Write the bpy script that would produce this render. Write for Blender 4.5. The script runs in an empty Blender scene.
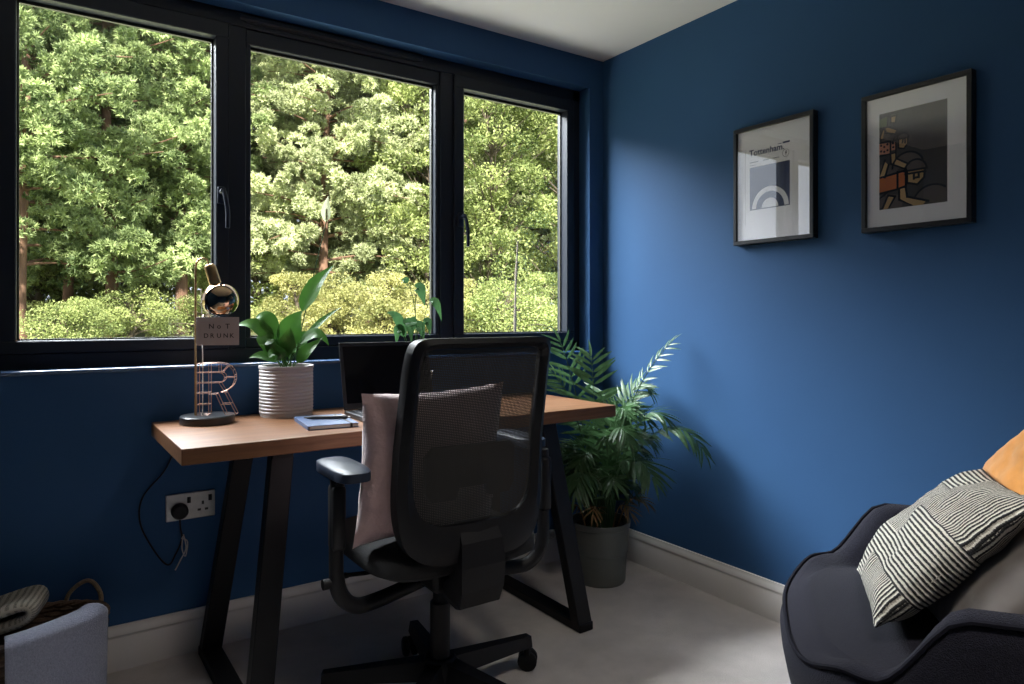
import bpy, bmesh, math, random
import numpy as np
from mathutils import Vector, Matrix, noise

# ------------------------------------------------------------------ camera, world, light
scene = bpy.context.scene
COL = scene.collection
R = math.radians
EYE = 1.0963
cam_d = bpy.data.cameras.new('camera')
cam_d.sensor_width = 36.0
cam_d.lens = 686.0 / 1024.0 * 36.0
cam_d.shift_y = -26.0 / 1024.0
cam_d.clip_start = 0.05
cam_d.clip_end = 300
cam = bpy.data.objects.new('camera', cam_d)
COL.objects.link(cam)
cam.location = (0, 0, EYE)
cam.rotation_euler = (R(90), 0, R(-34.016))
scene.camera = cam

scene.view_settings.view_transform = 'Standard'
scene.view_settings.look = 'None'
scene.view_settings.gamma = 1.0
scene.view_settings.use_curve_mapping = False
scene.view_settings.exposure = 0.0

world = bpy.data.worlds.new('sky')
scene.world = world
world.use_nodes = True
bg = world.node_tree.nodes['Background']
bg.inputs[0].default_value = (0.80, 0.88, 1.0, 1)
bg.inputs[1].default_value = 1.5


def light(name, kind, loc, target, energy, color, size=None, size_y=None, angle=None):
    d = bpy.data.lights.new(name, kind)
    d.energy = energy
    d.color = color
    if kind == 'AREA':
        d.shape = 'RECTANGLE'
        d.size = size
        d.size_y = size_y
    if angle is not None:
        d.angle = angle
    o = bpy.data.objects.new(name, d)
    COL.objects.link(o)
    o.location = loc
    v = Vector(target) - Vector(loc)
    o.rotation_euler = v.to_track_quat('-Z', 'Y').to_euler()
    return o


# sun from behind the house, high: it lights the woodland and never enters the room
light('sun', 'SUN', (-8, -22, 20), (0, 0, 4), 15.5, (1.0, 0.95, 0.84), angle=R(2))
# added area lamp high outside, boosting the skylight that enters by the window
light('added_sky_fill', 'AREA', (-1.2, 6.3, 7.0), (1.5, 1.2, 0.9), 10000, (0.90, 0.96, 1.0), 8.0, 6.5)
# added area lamp low outside, standing in for lawn bounce on the ceiling
light('added_lawn_fill', 'AREA', (1.0, 3.7, -0.05), (1.2, 1.5, 2.3), 130, (1.0, 0.97, 0.95), 5.0, 1.2)

XR, YW, ZC = 2.1746, 2.4516, 2.30
XL, YF = -0.95, -1.1

# ------------------------------------------------------------------ materials
MATS = {}


def nodes_of(name):
    m = bpy.data.materials.new(name)
    m.use_nodes = True
    nt = m.node_tree
    b = nt.nodes['Principled BSDF']
    return m, nt, b


def N(nt, t, **kw):
    n = nt.nodes.new(t)
    for k, v in kw.items():
        if k in n.inputs:
            n.inputs[k].default_value = v
        else:
            setattr(n, k, v)
    return n


def mat(name, col, rough=0.6, metal=0.0, var=0.12, vscale=8.0, bump=0.0, bscale=200.0, stretch=(1, 1, 1),
        sheen=0.0, spec=0.5, coat=0.0, col2=None, trans=0.0):
    """principled material whose colour and relief come from noise in object space"""
    if name in MATS:
        return MATS[name]
    m, nt, b = nodes_of(name)
    tc = N(nt, 'ShaderNodeTexCoord')
    mp = N(nt, 'ShaderNodeMapping')
    mp.inputs['Scale'].default_value = stretch
    nt.links.new(tc.outputs['Object'], mp.inputs[0])
    nz = N(nt, 'ShaderNodeTexNoise', Scale=vscale, Detail=5.0, Roughness=0.6)
    nt.links.new(mp.outputs[0], nz.inputs['Vector'])
    rp = N(nt, 'ShaderNodeValToRGB')
    c2 = col2 or tuple(min(1, c * (1 + var)) for c in col)
    c1 = tuple(c * (1 - var) for c in col)
    rp.color_ramp.elements[0].position = 0.3
    rp.color_ramp.elements[1].position = 0.7
    rp.color_ramp.elements[0].color = (*c1, 1)
    rp.color_ramp.elements[1].color = (*c2, 1)
    nt.links.new(nz.outputs[0], rp.inputs[0])
    nt.links.new(rp.outputs[0], b.inputs['Base Color'])
    b.inputs['Roughness'].default_value = rough
    b.inputs['Metallic'].default_value = metal
    b.inputs['Specular IOR Level'].default_value = spec
    b.inputs['Sheen Weight'].default_value = sheen
    b.inputs['Coat Weight'].default_value = coat
    if bump:
        n2 = N(nt, 'ShaderNodeTexNoise', Scale=bscale, Detail=3.0)
        nt.links.new(mp.outputs[0], n2.inputs['Vector'])
        bp = N(nt, 'ShaderNodeBump', Strength=bump, Distance=0.01)
        nt.links.new(n2.outputs[0], bp.inputs['Height'])
        nt.links.new(bp.outputs[0], b.inputs['Normal'])
    if trans:
        tr = N(nt, 'ShaderNodeBsdfTranslucent')
        nt.links.new(rp.outputs[0], tr.inputs[0])
        mx = N(nt, 'ShaderNodeMixShader')
        mx.inputs[0].default_value = trans
        nt.links.new(b.outputs[0], mx.inputs[1])
        nt.links.new(tr.outputs[0], mx.inputs[2])
        nt.links.new(mx.outputs[0], nt.nodes['Material Output'].inputs[0])
    MATS[name] = m
    return m


def glass_mat(name, ior):
    m, nt, b = nodes_of(name)
    nt.nodes.remove(b)
    f0 = ((ior - 1) / (ior + 1)) ** 2
    lw = N(nt, 'ShaderNodeLayerWeight', Blend=0.5)
    pw = N(nt, 'ShaderNodeMath', operation='POWER')
    pw.inputs[1].default_value = 5.0
    nt.links.new(lw.outputs['Facing'], pw.inputs[0])
    fr = N(nt, 'ShaderNodeMath', operation='MULTIPLY_ADD')
    fr.inputs[1].default_value = 1 - f0
    fr.inputs[2].default_value = f0
    nt.links.new(pw.outputs[0], fr.inputs[0])
    tr = N(nt, 'ShaderNodeBsdfTransparent')
    gl = N(nt, 'ShaderNodeBsdfGlossy', Roughness=0.0)
    mx = N(nt, 'ShaderNodeMixShader')
    nt.links.new(fr.outputs[0], mx.inputs[0])
    nt.links.new(tr.outputs[0], mx.inputs[1])
    nt.links.new(gl.outputs[0], mx.inputs[2])
    nt.links.new(mx.outputs[0], nt.nodes['Material Output'].inputs[0])
    MATS[name] = m
    return m


def leaf_mat(name, c_dark, c_light, trans=0.3, rough=0.6):
    """foliage: colour from a per-leaf tint attribute and a per-tree random value"""
    m, nt, b = nodes_of(name)
    at = N(nt, 'ShaderNodeAttribute', attribute_name='tint')
    oi = N(nt, 'ShaderNodeObjectInfo')
    ml = N(nt, 'ShaderNodeMath', operation='MULTIPLY_ADD')
    ml.inputs[1].default_value = 0.35
    nt.links.new(oi.outputs['Random'], ml.inputs[0])
    nt.links.new(at.outputs['Fac'], ml.inputs[2])
    rp = N(nt, 'ShaderNodeValToRGB')
    rp.color_ramp.elements[0].color = (*c_dark, 1)
    rp.color_ramp.elements[1].color = (*c_light, 1)
    rp.color_ramp.elements[0].position = 0.0
    rp.color_ramp.elements[1].position = 1.2 / 1.35
    nt.links.new(ml.outputs[0], rp.inputs[0])
    nt.links.new(rp.outputs[0], b.inputs['Base Color'])
    b.inputs['Roughness'].default_value = rough
    tr = N(nt, 'ShaderNodeBsdfTranslucent')
    nt.links.new(rp.outputs[0], tr.inputs[0])
    mx = N(nt, 'ShaderNodeMixShader')
    mx.inputs[0].default_value = trans
    nt.links.new(b.outputs[0], mx.inputs[1])
    nt.links.new(tr.outputs[0], mx.inputs[2])
    nt.links.new(mx.outputs[0], nt.nodes['Material Output'].inputs[0])
    MATS[name] = m
    return m


def stripe_block_mat():
    """hand-woven wool: blocks of cream and black stripes, turned a quarter from block to block"""
    m, nt, b = nodes_of('woven_stripe_wool')
    uv = N(nt, 'ShaderNodeUVMap')
    nz = N(nt, 'ShaderNodeTexNoise', Scale=6.0, Detail=3.0)
    nt.links.new(uv.outputs[0], nz.inputs['Vector'])
    wob = N(nt, 'ShaderNodeMixRGB', blend_type='LINEAR_LIGHT')
    wob.inputs[0].default_value = 0.008
    nt.links.new(uv.outputs[0], wob.inputs[1])
    nt.links.new(nz.outputs[1], wob.inputs[2])
    sp = N(nt, 'ShaderNodeSeparateXYZ')
    nt.links.new(wob.outputs[0], sp.inputs[0])

    def math_(op, a, bb=None):
        n = N(nt, 'ShaderNodeMath', operation=op)
        for i, v in enumerate((a, bb)):
            if v is None:
                continue
            if isinstance(v, (int, float)):
                n.inputs[i].default_value = v
            else:
                nt.links.new(v, n.inputs[i])
        return n.outputs[0]
    U, V = sp.outputs[0], sp.outputs[1]
    cu = math_('FLOOR', math_('MULTIPLY', U, 2.0))
    cv = math_('FLOOR', math_('ADD', math_('MULTIPLY', V, 2.6), math_('MULTIPLY', cu, 0.45)))
    par = math_('FLOORED_MODULO', math_('ADD', cu, cv), 2.0)
    mixc = N(nt, 'ShaderNodeMix', data_type='FLOAT')
    nt.links.new(par, mixc.inputs[0])
    nt.links.new(V, mixc.inputs[2])
    nt.links.new(math_('MULTIPLY', U, 1.35), mixc.inputs[3])
    wv = math_('SINE', math_('MULTIPLY', mixc.outputs[0], 2 * math.pi * 40))
    n2 = N(nt, 'ShaderNodeTexNoise', Scale=120.0, Detail=2.0)
    nt.links.new(uv.outputs[0], n2.inputs['Vector'])
    s2 = math_('ADD', wv, math_('MULTIPLY', math_('SUBTRACT', n2.outputs[0], 0.5), 2.4))
    rp = N(nt, 'ShaderNodeValToRGB')
    rp.color_ramp.elements[0].position = 0.38
    rp.color_ramp.elements[1].position = 0.62
    rp.color_ramp.elements[0].color = (0.02, 0.02, 0.022, 1)
    rp.color_ramp.elements[1].color = (0.60, 0.57, 0.50, 1)
    nt.links.new(math_('ADD', math_('MULTIPLY', s2, 0.5), 0.5), rp.inputs[0])
    nt.links.new(rp.outputs[0], b.inputs['Base Color'])
    b.inputs['Roughness'].default_value = 0.95
    bp = N(nt, 'ShaderNodeBump', Strength=0.6, Distance=0.004)
    nt.links.new(s2, bp.inputs['Height'])
    nt.links.new(bp.outputs[0], b.inputs['Normal'])
    MATS['woven_stripe_wool'] = m
    return m


def band_wool_mat():
    """cream throw with rows of black zigzag stitches"""
    m, nt, b = nodes_of('banded_wool')
    uv = N(nt, 'ShaderNodeUVMap')
    wv = N(nt, 'ShaderNodeTexWave', Scale=2.3, Distortion=1.2, Detail=2.0)
    wv.inputs['Detail Scale'].default_value = 9.0
    wv.bands_direction = 'Y'
    nt.links.new(uv.outputs[0], wv.inputs[0])
    w2 = N(nt, 'ShaderNodeTexWave', Scale=11.0, Distortion=2.0)
    w2.bands_direction = 'X'
    nt.links.new(uv.outputs[0], w2.inputs[0])
    ml = N(nt, 'ShaderNodeMath', operation='MULTIPLY')
    nt.links.new(wv.outputs['Fac'], ml.inputs[0])
    nt.links.new(w2.outputs['Fac'], ml.inputs[1])
    rp = N(nt, 'ShaderNodeValToRGB')
    rp.color_ramp.elements[0].position = 0.38
    rp.color_ramp.elements[1].position = 0.5
    rp.color_ramp.elements[0].color = (0.42, 0.38, 0.31, 1)
    rp.color_ramp.elements[1].color = (0.03, 0.03, 0.03, 1)
    nt.links.new(ml.outputs[0], rp.inputs[0])
    nt.links.new(rp.outputs[0], b.inputs['Base Color'])
    b.inputs['Roughness'].default_value = 0.95
    n2 = N(nt, 'ShaderNodeTexNoise', Scale=150.0)
    nt.links.new(uv.outputs[0], n2.inputs['Vector'])
    bp = N(nt, 'ShaderNodeBump', Strength=0.5, Distance=0.004)
    nt.links.new(n2.outputs[0], bp.inputs['Height'])
    nt.links.new(bp.outputs[0], b.inputs['Normal'])
    MATS['banded_wool'] = m
    return m


def oak_mat():
    m, nt, b = nodes_of('oak')
    tc = N(nt, 'ShaderNodeTexCoord')
    mp = N(nt, 'ShaderNodeMapping')
    mp.inputs['Scale'].default_value = (0.6, 9, 9)
    nt.links.new(tc.outputs['Object'], mp.inputs[0])
    nz = N(nt, 'ShaderNodeTexNoise', Scale=5.0, Detail=8.0, Roughness=0.65, Distortion=0.6)
    nt.links.new(mp.outputs[0], nz.inputs['Vector'])
    rp = N(nt, 'ShaderNodeValToRGB')
    e = rp.color_ramp.elements
    e[0].position, e[0].color = 0.30, (0.085, 0.036, 0.014, 1)
    e[1].position, e[1].color = 0.72, (0.180, 0.092, 0.044, 1)
    k = e.new(0.5)
    k.color = (0.134, 0.060, 0.026, 1)
    nt.links.new(nz.outputs[0], rp.inputs[0])
    nt.links.new(rp.outputs[0], b.inputs['Base Color'])
    b.inputs['Roughness'].default_value = 0.42
    b.inputs['Specular IOR Level'].default_value = 0.25
    bp = N(nt, 'ShaderNodeBump', Strength=0.12, Distance=0.003)
    nt.links.new(nz.outputs[0], bp.inputs['Height'])
    nt.links.new(bp.outputs[0], b.inputs['Normal'])
    MATS['oak'] = m
    return m


WALLP = mat('blue_wall_paint', (0.029, 0.079, 0.178), 0.6, var=0.03, vscale=3, bump=0.05, bscale=260, spec=0.12)
SILLP = mat('gloss_blue_sill_paint', (0.034, 0.082, 0.18), 0.22, var=0.03, spec=0.9, coat=0.5)
CEILP = mat('white_ceiling_paint', (0.60, 0.595, 0.61), 0.8, var=0.02, vscale=2)
CARPET = mat('carpet', (0.58, 0.525, 0.49), 0.95, var=0.16, vscale=5, bump=0.8, bscale=420, sheen=0.2)
TRIMP = mat('white_gloss_paint', (0.60, 0.57, 0.545), 0.4, var=0.02)
FRAMEP = mat('anthracite_frame', (0.011, 0.015, 0.024), 0.42, var=0.05, spec=0.3)
SPACER = mat('glazing_spacer', (0.03, 0.03, 0.022), 0.4, var=0.03)
GLASS = glass_mat('window_glass', 1.33)
PGLASS = glass_mat('picture_glass', 2.05)
OAK = oak_mat()
BLACKM = mat('black_powder_steel', (0.004, 0.004, 0.005), 0.5, spec=0.25, var=0.1, bump=0.05, bscale=500)
BLACKP = mat('black_plastic', (0.0045, 0.0045, 0.006), 0.5, spec=0.25, var=0.1, bump=0.08, bscale=400)
BLACKF = mat('black_fabric', (0.005, 0.005, 0.006), 0.9, var=0.2, bump=0.4, bscale=500)
MESHF = mat('black_mesh_fabric', (0.016, 0.015, 0.014), 0.8, var=0.2)
PADP = mat('arm_pad_rubber', (0.012, 0.018, 0.034), 0.42, spec=0.3, var=0.1)
PINK = mat('pink_velvet', (0.42, 0.28, 0.275), 0.9, var=0.14, vscale=14, bump=0.35, bscale=60, sheen=0.6)
COPPER = mat('copper_wire', (0.42, 0.27, 0.22), 0.4, 0.6, var=0.1)
BRASS = mat('aged_brass', (0.42, 0.27, 0.13), 0.32, 0.9, var=0.15)
MIRRORG = mat('smoked_mirror_glass', (0.40, 0.28, 0.18), 0.03, 1.0, var=0.06)
CLEARG = glass_mat('amber_clear_glass', 1.45)
SLATE = mat('black_lamp_base', (0.018, 0.020, 0.024), 0.28, var=0.1)
CARD = mat('grey_card', (0.40, 0.36, 0.34), 0.8, var=0.08)
INK = mat('black_ink', (0.02, 0.02, 0.02), 0.7, var=0.05)
POTW = mat('cream_ceramic', (0.38, 0.355, 0.345), 0.45, var=0.04, bump=0.05)
SOIL = mat('potting_soil', (0.03, 0.02, 0.014), 0.95, var=0.4, vscale=60, bump=0.8, bscale=120)
LILY = mat('lily_leaf', (0.036, 0.125, 0.022), 0.34, var=0.4, vscale=6, spec=0.5, trans=0.28, col2=(0.075, 0.21, 0.03))
LILYD = mat('young_lily_leaf', (0.05, 0.125, 0.045), 0.36, var=0.3, vscale=6, trans=0.35)
SPATHE = mat('lily_flower', (0.55, 0.58, 0.38), 0.5, var=0.06, trans=0.3)
PALM = mat('palm_leaf', (0.042, 0.110, 0.036), 0.4, var=0.45, vscale=5, trans=0.33, col2=(0.080, 0.165, 0.066), spec=0.45)
PALMDRY = mat('dry_palm_leaf', (0.16, 0.09, 0.03), 0.7, var=0.3, vscale=20)
POTG = mat('sage_plastic_pot', (0.10, 0.108, 0.098), 0.5, var=0.06)
NOTEB = mat('blue_notebook_cover', (0.045, 0.075, 0.15), 0.5, var=0.06, bump=0.1, bscale=500)
PAPER = mat('paper', (0.62, 0.60, 0.56), 0.9, var=0.03)
LAPTOP = mat('laptop_shell', (0.015, 0.016, 0.02), 0.35, var=0.1)
SCREEN = mat('laptop_screen', (0.006, 0.006, 0.007), 0.08, var=0.1)
KEYS = mat('keyboard_keys', (0.02, 0.021, 0.028), 0.45, var=0.1)
DENIM = mat('navy_tweed', (0.0105, 0.0105, 0.018), 0.95, spec=0.15, var=0.4, vscale=260, bump=0.5, bscale=420, sheen=0.05)
PIPING = mat('dark_navy_piping', (0.008, 0.008, 0.013), 0.9, var=0.2, spec=0.1)
LEGWOOD = mat('orange_beech', (0.42, 0.16, 0.06), 0.4, var=0.2, vscale=10, stretch=(6, 6, 1))
STRIPES = stripe_block_mat()
BANDS = band_wool_mat()
TAUPE = mat('taupe_velvet', (0.075, 0.062, 0.056), 0.85, var=0.2, vscale=9, sheen=0.5)
MUSTARD = mat('mustard_velvet', (0.60, 0.24, 0.035), 0.85, var=0.25, vscale=9, bump=0.3, bscale=14, sheen=0.4)
WINE = mat('dark_wine_fabric', (0.035, 0.010, 0.012), 0.9, var=0.2)
WICKER = mat('dark_wicker', (0.085, 0.050, 0.030), 0.7, var=0.5, vscale=30, bump=0.4, bscale=120)
ROPE = mat('seagrass_handle', (0.26, 0.18, 0.11), 0.8, var=0.3, vscale=40, bump=0.5, bscale=150)
BLUEW = mat('blue_grey_wool', (0.26, 0.275, 0.36), 0.95, var=0.18, vscale=200, bump=0.5, bscale=350, sheen=0.3)
SOCKM = mat('brushed_steel', (0.42, 0.41, 0.40), 0.35, 0.6, var=0.08, vscale=60)
WHITEP = mat('white_mat_board', (0.90, 0.89, 0.93), 0.8, var=0.01)
NAVYP = mat('print_navy', (0.045, 0.06, 0.14), 0.6, var=0.05)
ARTGREY = mat('print_charcoal', (0.060, 0.052, 0.050), 0.7, var=0.04)
ARTBLACK = mat('print_black', (0.006, 0.006, 0.007), 0.7, var=0.03)
ARTTAN = mat('print_tan', (0.50, 0.33, 0.15), 0.7, var=0.04)
ARTORANGE = mat('print_orange', (0.50, 0.14, 0.025), 0.7, var=0.04)
ARTGREEN = mat('print_green', (0.10, 0.14, 0.035), 0.7, var=0.04)
ARTPINK = mat('print_salmon', (0.62, 0.28, 0.18), 0.7, var=0.04)
PFRAME = mat('black_picture_frame', (0.012, 0.012, 0.013), 0.28, var=0.1)
LAWN = mat('lawn_ground', (0.085, 0.115, 0.035), 0.95, var=0.35, vscale=0.6, col2=(0.20, 0.19, 0.10))
BARK = mat('pine_bark', (0.20, 0.115, 0.075), 0.9, var=0.45, vscale=3, bump=0.7, bscale=14, stretch=(2, 2, 0.6))
BARKD = mat('grey_bark', (0.13, 0.105, 0.075), 0.9, var=0.4, vscale=4, bump=0.6, bscale=16, stretch=(2, 2, 0.6))
NEEDLE = leaf_mat('pine_needles', (0.085, 0.125, 0.035), (0.74, 0.80, 0.46), 0.3)
NEEDLET = leaf_mat('blue_pine_needles', (0.055, 0.108, 0.028), (0.58, 0.70, 0.31), 0.3)
BROAD = leaf_mat('broad_leaves', (0.070, 0.120, 0.022), (0.56, 0.64, 0.24), 0.35)
SHRUB = leaf_mat('shrub_leaves', (0.10, 0.14, 0.030), (0.60, 0.58, 0.24), 0.35)

# ------------------------------------------------------------------ mesh helpers


class MB:
    """collects shapes; build() links them as ONE mesh object"""

    def __init__(self):
        self.v = []
        self.f = []
        self.uv = {}

    def add(self, vs, fs, M=None):
        o = len(self.v)
        if M is not None:
            vs = [M @ Vector(p) for p in vs]
        self.v += [tuple(p) for p in vs]
        self.f += [tuple(i + o for i in f) for f in fs]
        return self

    def box(self, c, s, bevel=0.0, rz=0.0, M=None, seg=2):
        bm = bmesh.new()
        bmesh.ops.create_cube(bm, size=1.0)
        bmesh.ops.scale(bm, vec=s, verts=bm.verts)
        if bevel:
            bmesh.ops.bevel(bm, geom=list(bm.edges), offset=bevel, segments=seg, profile=0.5, affect='EDGES')
        T = Matrix.Translation(c) @ Matrix.Rotation(rz, 4, 'Z')
        if M is not None:
            T = M @ T
        bm.verts.index_update()
        vs = [T @ v.co for v in bm.verts]
        fs = [[v.index for v in f.verts] for f in bm.faces]
        bm.free()
        return self.add(vs, fs)

    def tube(self, pts, r, n=8, closed=False, caps=True):
        pts = [Vector(p) for p in pts]
        k = len(pts)
        rs = r if isinstance(r, (list, tuple)) else [r] * k
        vs, fs = [], []
        up = None
        for i, p in enumerate(pts):
            if closed:
                t = pts[(i + 1) % k] - pts[(i - 1) % k]
            else:
                t = pts[min(i + 1, k - 1)] - pts[max(i - 1, 0)]
            if t.length < 1e-9:
                t = Vector((0, 0, 1))
            t.normalize()
            if up is None:
                up = Vector((0, 0, 1)) if abs(t.z) < 0.9 else Vector((1, 0, 0))
            a = t.cross(up)
            if a.length < 1e-6:
                a = t.orthogonal()
            a.normalize()
            b = a.cross(t).normalized()
            up = b
            for j in range(n):
                q = 2 * math.pi * j / n
                vs.append(p + (a * math.cos(q) + b * math.sin(q)) * rs[i])
        m = k if closed else k - 1
        for i in range(m):
            for j in range(n):
                i2 = (i + 1) % k
                fs.append((i * n + j, i * n + (j + 1) % n, i2 * n + (j + 1) % n, i2 * n + j))
        if caps and not closed:
            fs.append(tuple(range(n))[::-1])
            fs.append(tuple((k - 1) * n + j for j in range(n)))
        return self.add(vs, fs)

    def lathe(self, prof, c=(0, 0, 0), n=40, M=None):
        """prof: list of (radius, z); closes at radius 0"""
        vs, fs = [], []
        rows = []
        for (r, z) in prof:
            if r < 1e-6:
                rows.append([len(vs)])
                vs.append((c[0], c[1], c[2] + z))
            else:
                rows.append(list(range(len(vs), len(vs) + n)))
                for j in range(n):
                    q = 2 * math.pi * j / n
                    vs.append((c[0] + r * math.cos(q), c[1] + r * math.sin(q), c[2] + z))
        for a, b in zip(rows, rows[1:]):
            for j in range(n):
                j2 = (j + 1) % n
                if len(a) == 1 and len(b) == 1:
                    continue
                if len(a) == 1:
                    fs.append((a[0], b[j2], b[j]))
                elif len(b) == 1:
                    fs.append((a[j], a[j2], b[0]))
                else:
                    fs.append((a[j], a[j2], b[j2], b[j]))
        return self.add(vs, fs, M)

    def prism(self, poly, lo, hi, M=None):
        """poly in (x, y), extruded lo..hi along z"""
        n = len(poly)
        vs = [(x, y, lo) for x, y in poly] + [(x, y, hi) for x, y in poly]
        fs = [tuple(range(n))[::-1], tuple(range(n, 2 * n))]
        fs += [(i, (i + 1) % n, n + (i + 1) % n, n + i) for i in range(n)]
        return self.add(vs, fs, M)

    def grid(self, fn, nu, nv, closed_u=False, M=None):
        vs = [fn(i / (nu if closed_u else nu - 1), j / (nv - 1)) for j in range(nv) for i in range(nu)]
        fs = []
        for j in range(nv - 1):
            for i in range(nu if closed_u else nu - 1):
                i2 = (i + 1) % nu
                fs.append((j * nu + i, j * nu + i2, (j + 1) * nu + i2, (j + 1) * nu + i))
        return self.add(vs, fs, M)

    def mesh(self, name, smooth=False, angle=None, uvs=None):
        me = bpy.data.meshes.new(name)
        me.from_pydata(self.v, [], self.f)
        bm = bmesh.new()
        bm.from_mesh(me)
        bmesh.ops.recalc_face_normals(bm, faces=bm.faces)
        bm.to_mesh(me)
        bm.free()
        if uvs is not None:
            lay = me.uv_layers.new(name='UVMap')
            for l in me.loops:
                lay.data[l.index].uv = uvs[l.vertex_index]
        if smooth:
            me.shade_smooth()
            me.set_sharp_from_angle(angle=R(angle if angle else 40))
        return me

    def build(self, name, material, parent=None, smooth=False, angle=None, uvs=None, loc=None, rot=None):
        me = self.mesh(name, smooth, angle, uvs)
        return link(name, me, material, parent, loc, rot)


def link(name, me, material=None, parent=None, loc=None, rot=None):
    o = bpy.data.objects.new(name, me)
    COL.objects.link(o)
    if material is not None and me is not None and not me.materials:
        me.materials.append(material)
    if parent is not None:
        o.parent = parent
    if loc:
        o.location = loc
    if rot:
        o.rotation_euler = rot
    return o


def tag(o, label=None, cat=None, group=None, kind=None):
    for k, v in (('label', label), ('category', cat), ('group', group), ('kind', kind)):
        if v:
            o[k] = v
    return o


def thing(name, label, cat, loc=(0, 0, 0), rz=0.0, group=None):
    o = bpy.data.objects.new(name, None)
    COL.objects.link(o)
    o.empty_display_size = 0.05
    o.location = loc
    o.rotation_euler = (0, 0, rz)
    return tag(o, label, cat, group)


def struct(o):
    o['kind'] = 'structure'
    return o


def bez(p0, p1, p2, n):
    p0, p1, p2 = Vector(p0), Vector(p1), Vector(p2)
    return [p0 * (1 - t) ** 2 + p1 * 2 * t * (1 - t) + p2 * t * t for t in [i / (n - 1) for i in range(n)]]


def catmull(ps, n=8, closed=False):
    ps = [Vector(p) for p in ps]
    out = []
    k = len(ps)
    for i in range(k if closed else k - 1):
        if closed:
            a, b, c, d = ps[(i - 1) % k], ps[i], ps[(i + 1) % k], ps[(i + 2) % k]
        else:
            a, b, c, d = ps[max(i - 1, 0)], ps[i], ps[i + 1], ps[min(i + 2, k - 1)]
        for j in range(n):
            t = j / n
            out.append(0.5 * ((2 * b) + (c - a) * t + (2 * a - 5 * b + 4 * c - d) * t * t + (3 * b - a - 3 * c + d) * t ** 3))
    if not closed:
        out.append(ps[-1])
    return out


def nz(p, s=1.0, seed=0.0):
    return noise.noise(Vector((p[0] * s + seed, p[1] * s - seed, p[2] * s + 2 * seed)))


def text_mesh(body, size, M, mb, bold=0.0, extrude=0.0004):
    cu = bpy.data.curves.new('lettering', 'FONT')
    cu.body = body
    cu.size = size
    cu.offset = bold
    cu.extrude = extrude
    cu.resolution_u = 3
    o = bpy.data.objects.new('lettering', cu)
    COL.objects.link(o)
    dg = bpy.context.evaluated_depsgraph_get()
    me = bpy.data.meshes.new_from_object(o.evaluated_get(dg))
    mb.add([v.co for v in me.vertices], [tuple(p.vertices) for p in me.polygons], M)
    bpy.data.objects.remove(o)
    bpy.data.curves.remove(cu)
    bpy.data.meshes.remove(me)


# ------------------------------------------------------------------ the room
WX0, WX1, WZ0, WZ1 = -0.235, 2.092, 0.928, 2.163      # window opening
T = 0.20
m = MB().box(((XL + XR) / 2, (YF + YW) / 2, -0.05), (XR - XL + 0.4, YW - YF + 0.4, 0.10))
struct(m.build('floor', CARPET))
m = MB().box(((XL + XR) / 2, (YF + YW) / 2, ZC + 0.05), (XR - XL + 0.4, YW - YF + 0.4, 0.10))
struct(m.build('ceiling', CEILP))
m = MB()
yc = YW + T / 2
m.box(((XL - 0.2 + XR + 0.2) / 2, yc, WZ0 / 2), (XR - XL + 0.4, T, WZ0))
m.box(((XL - 0.2 + XR + 0.2) / 2, yc, (WZ1 + ZC) / 2), (XR - XL + 0.4, T, ZC - WZ1))
m.box(((XL - 0.2 + WX0) / 2, yc, (WZ0 + WZ1) / 2), (WX0 - XL + 0.2, T, WZ1 - WZ0))
m.box(((WX1 + XR + 0.2) / 2, yc, (WZ0 + WZ1) / 2), (XR + 0.2 - WX1, T, WZ1 - WZ0))
struct(m.build('wall_back', WALLP))
struct(MB().box((XR + 0.1, (YF + YW) / 2, ZC / 2), (0.2, YW - YF, ZC)).build('wall_right', WALLP))
struct(MB().box((XL - 0.1, (YF + YW) / 2, ZC / 2), (0.2, YW - YF, ZC)).build('wall_left', WALLP))
struct(MB().box(((XL + XR) / 2, YF - 0.1, ZC / 2), (XR - XL + 0.4, 0.2, ZC)).build('wall_front', WALLP))

SKIRT = [(0, 0), (0.016, 0), (0.016, 0.094), (0.0135, 0.098), (0.0135, 0.104), (0.0165, 0.109), (0.0155, 0.117),
         (0.011, 0.124), (0.0085, 0.130), (0.0075, 0.136), (0, 0.137)]


def baseboard(name, p, q, inward):
    p, q, w = Vector(p), Vector(q), Vector(inward)
    vs = [p + w * d + Vector((0, 0, h)) for d, h in SKIRT] + [q + w * d + Vector((0, 0, h)) for d, h in SKIRT]
    n = len(SKIRT)
    fs = [(i, (i + 1) % n, n + (i + 1) % n, n + i) for i in range(n)] + [tuple(range(n)), tuple(range(n, 2 * n))[::-1]]
    struct(MB().add(vs, fs).build(name, TRIMP, smooth=True, angle=35))


baseboard('baseboard_back', (XL, YW, 0), (XR, YW, 0), (0, -1, 0))
baseboard('baseboard_right', (XR, YF, 0), (XR, YW - 0.016, 0), (-1, 0, 0))

# window: outer frame, three glazed lights, handles, vent
win = thing('window_1', None, None, ((WX0 + WX1) / 2, YW + 0.1, WZ0))
win['kind'] = 'structure'
win['label'] = 'wide anthracite three-light window onto the woodland'
WO = Vector(win.location)


def wbox(mb, x0, x1, z0, z1, y0, y1, bev=0.003):
    mb.box((Vector(((x0 + x1) / 2, (y0 + y1) / 2, (z0 + z1) / 2)) - WO), (x1 - x0, y1 - y0, z1 - z0), bev, seg=1)


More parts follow.
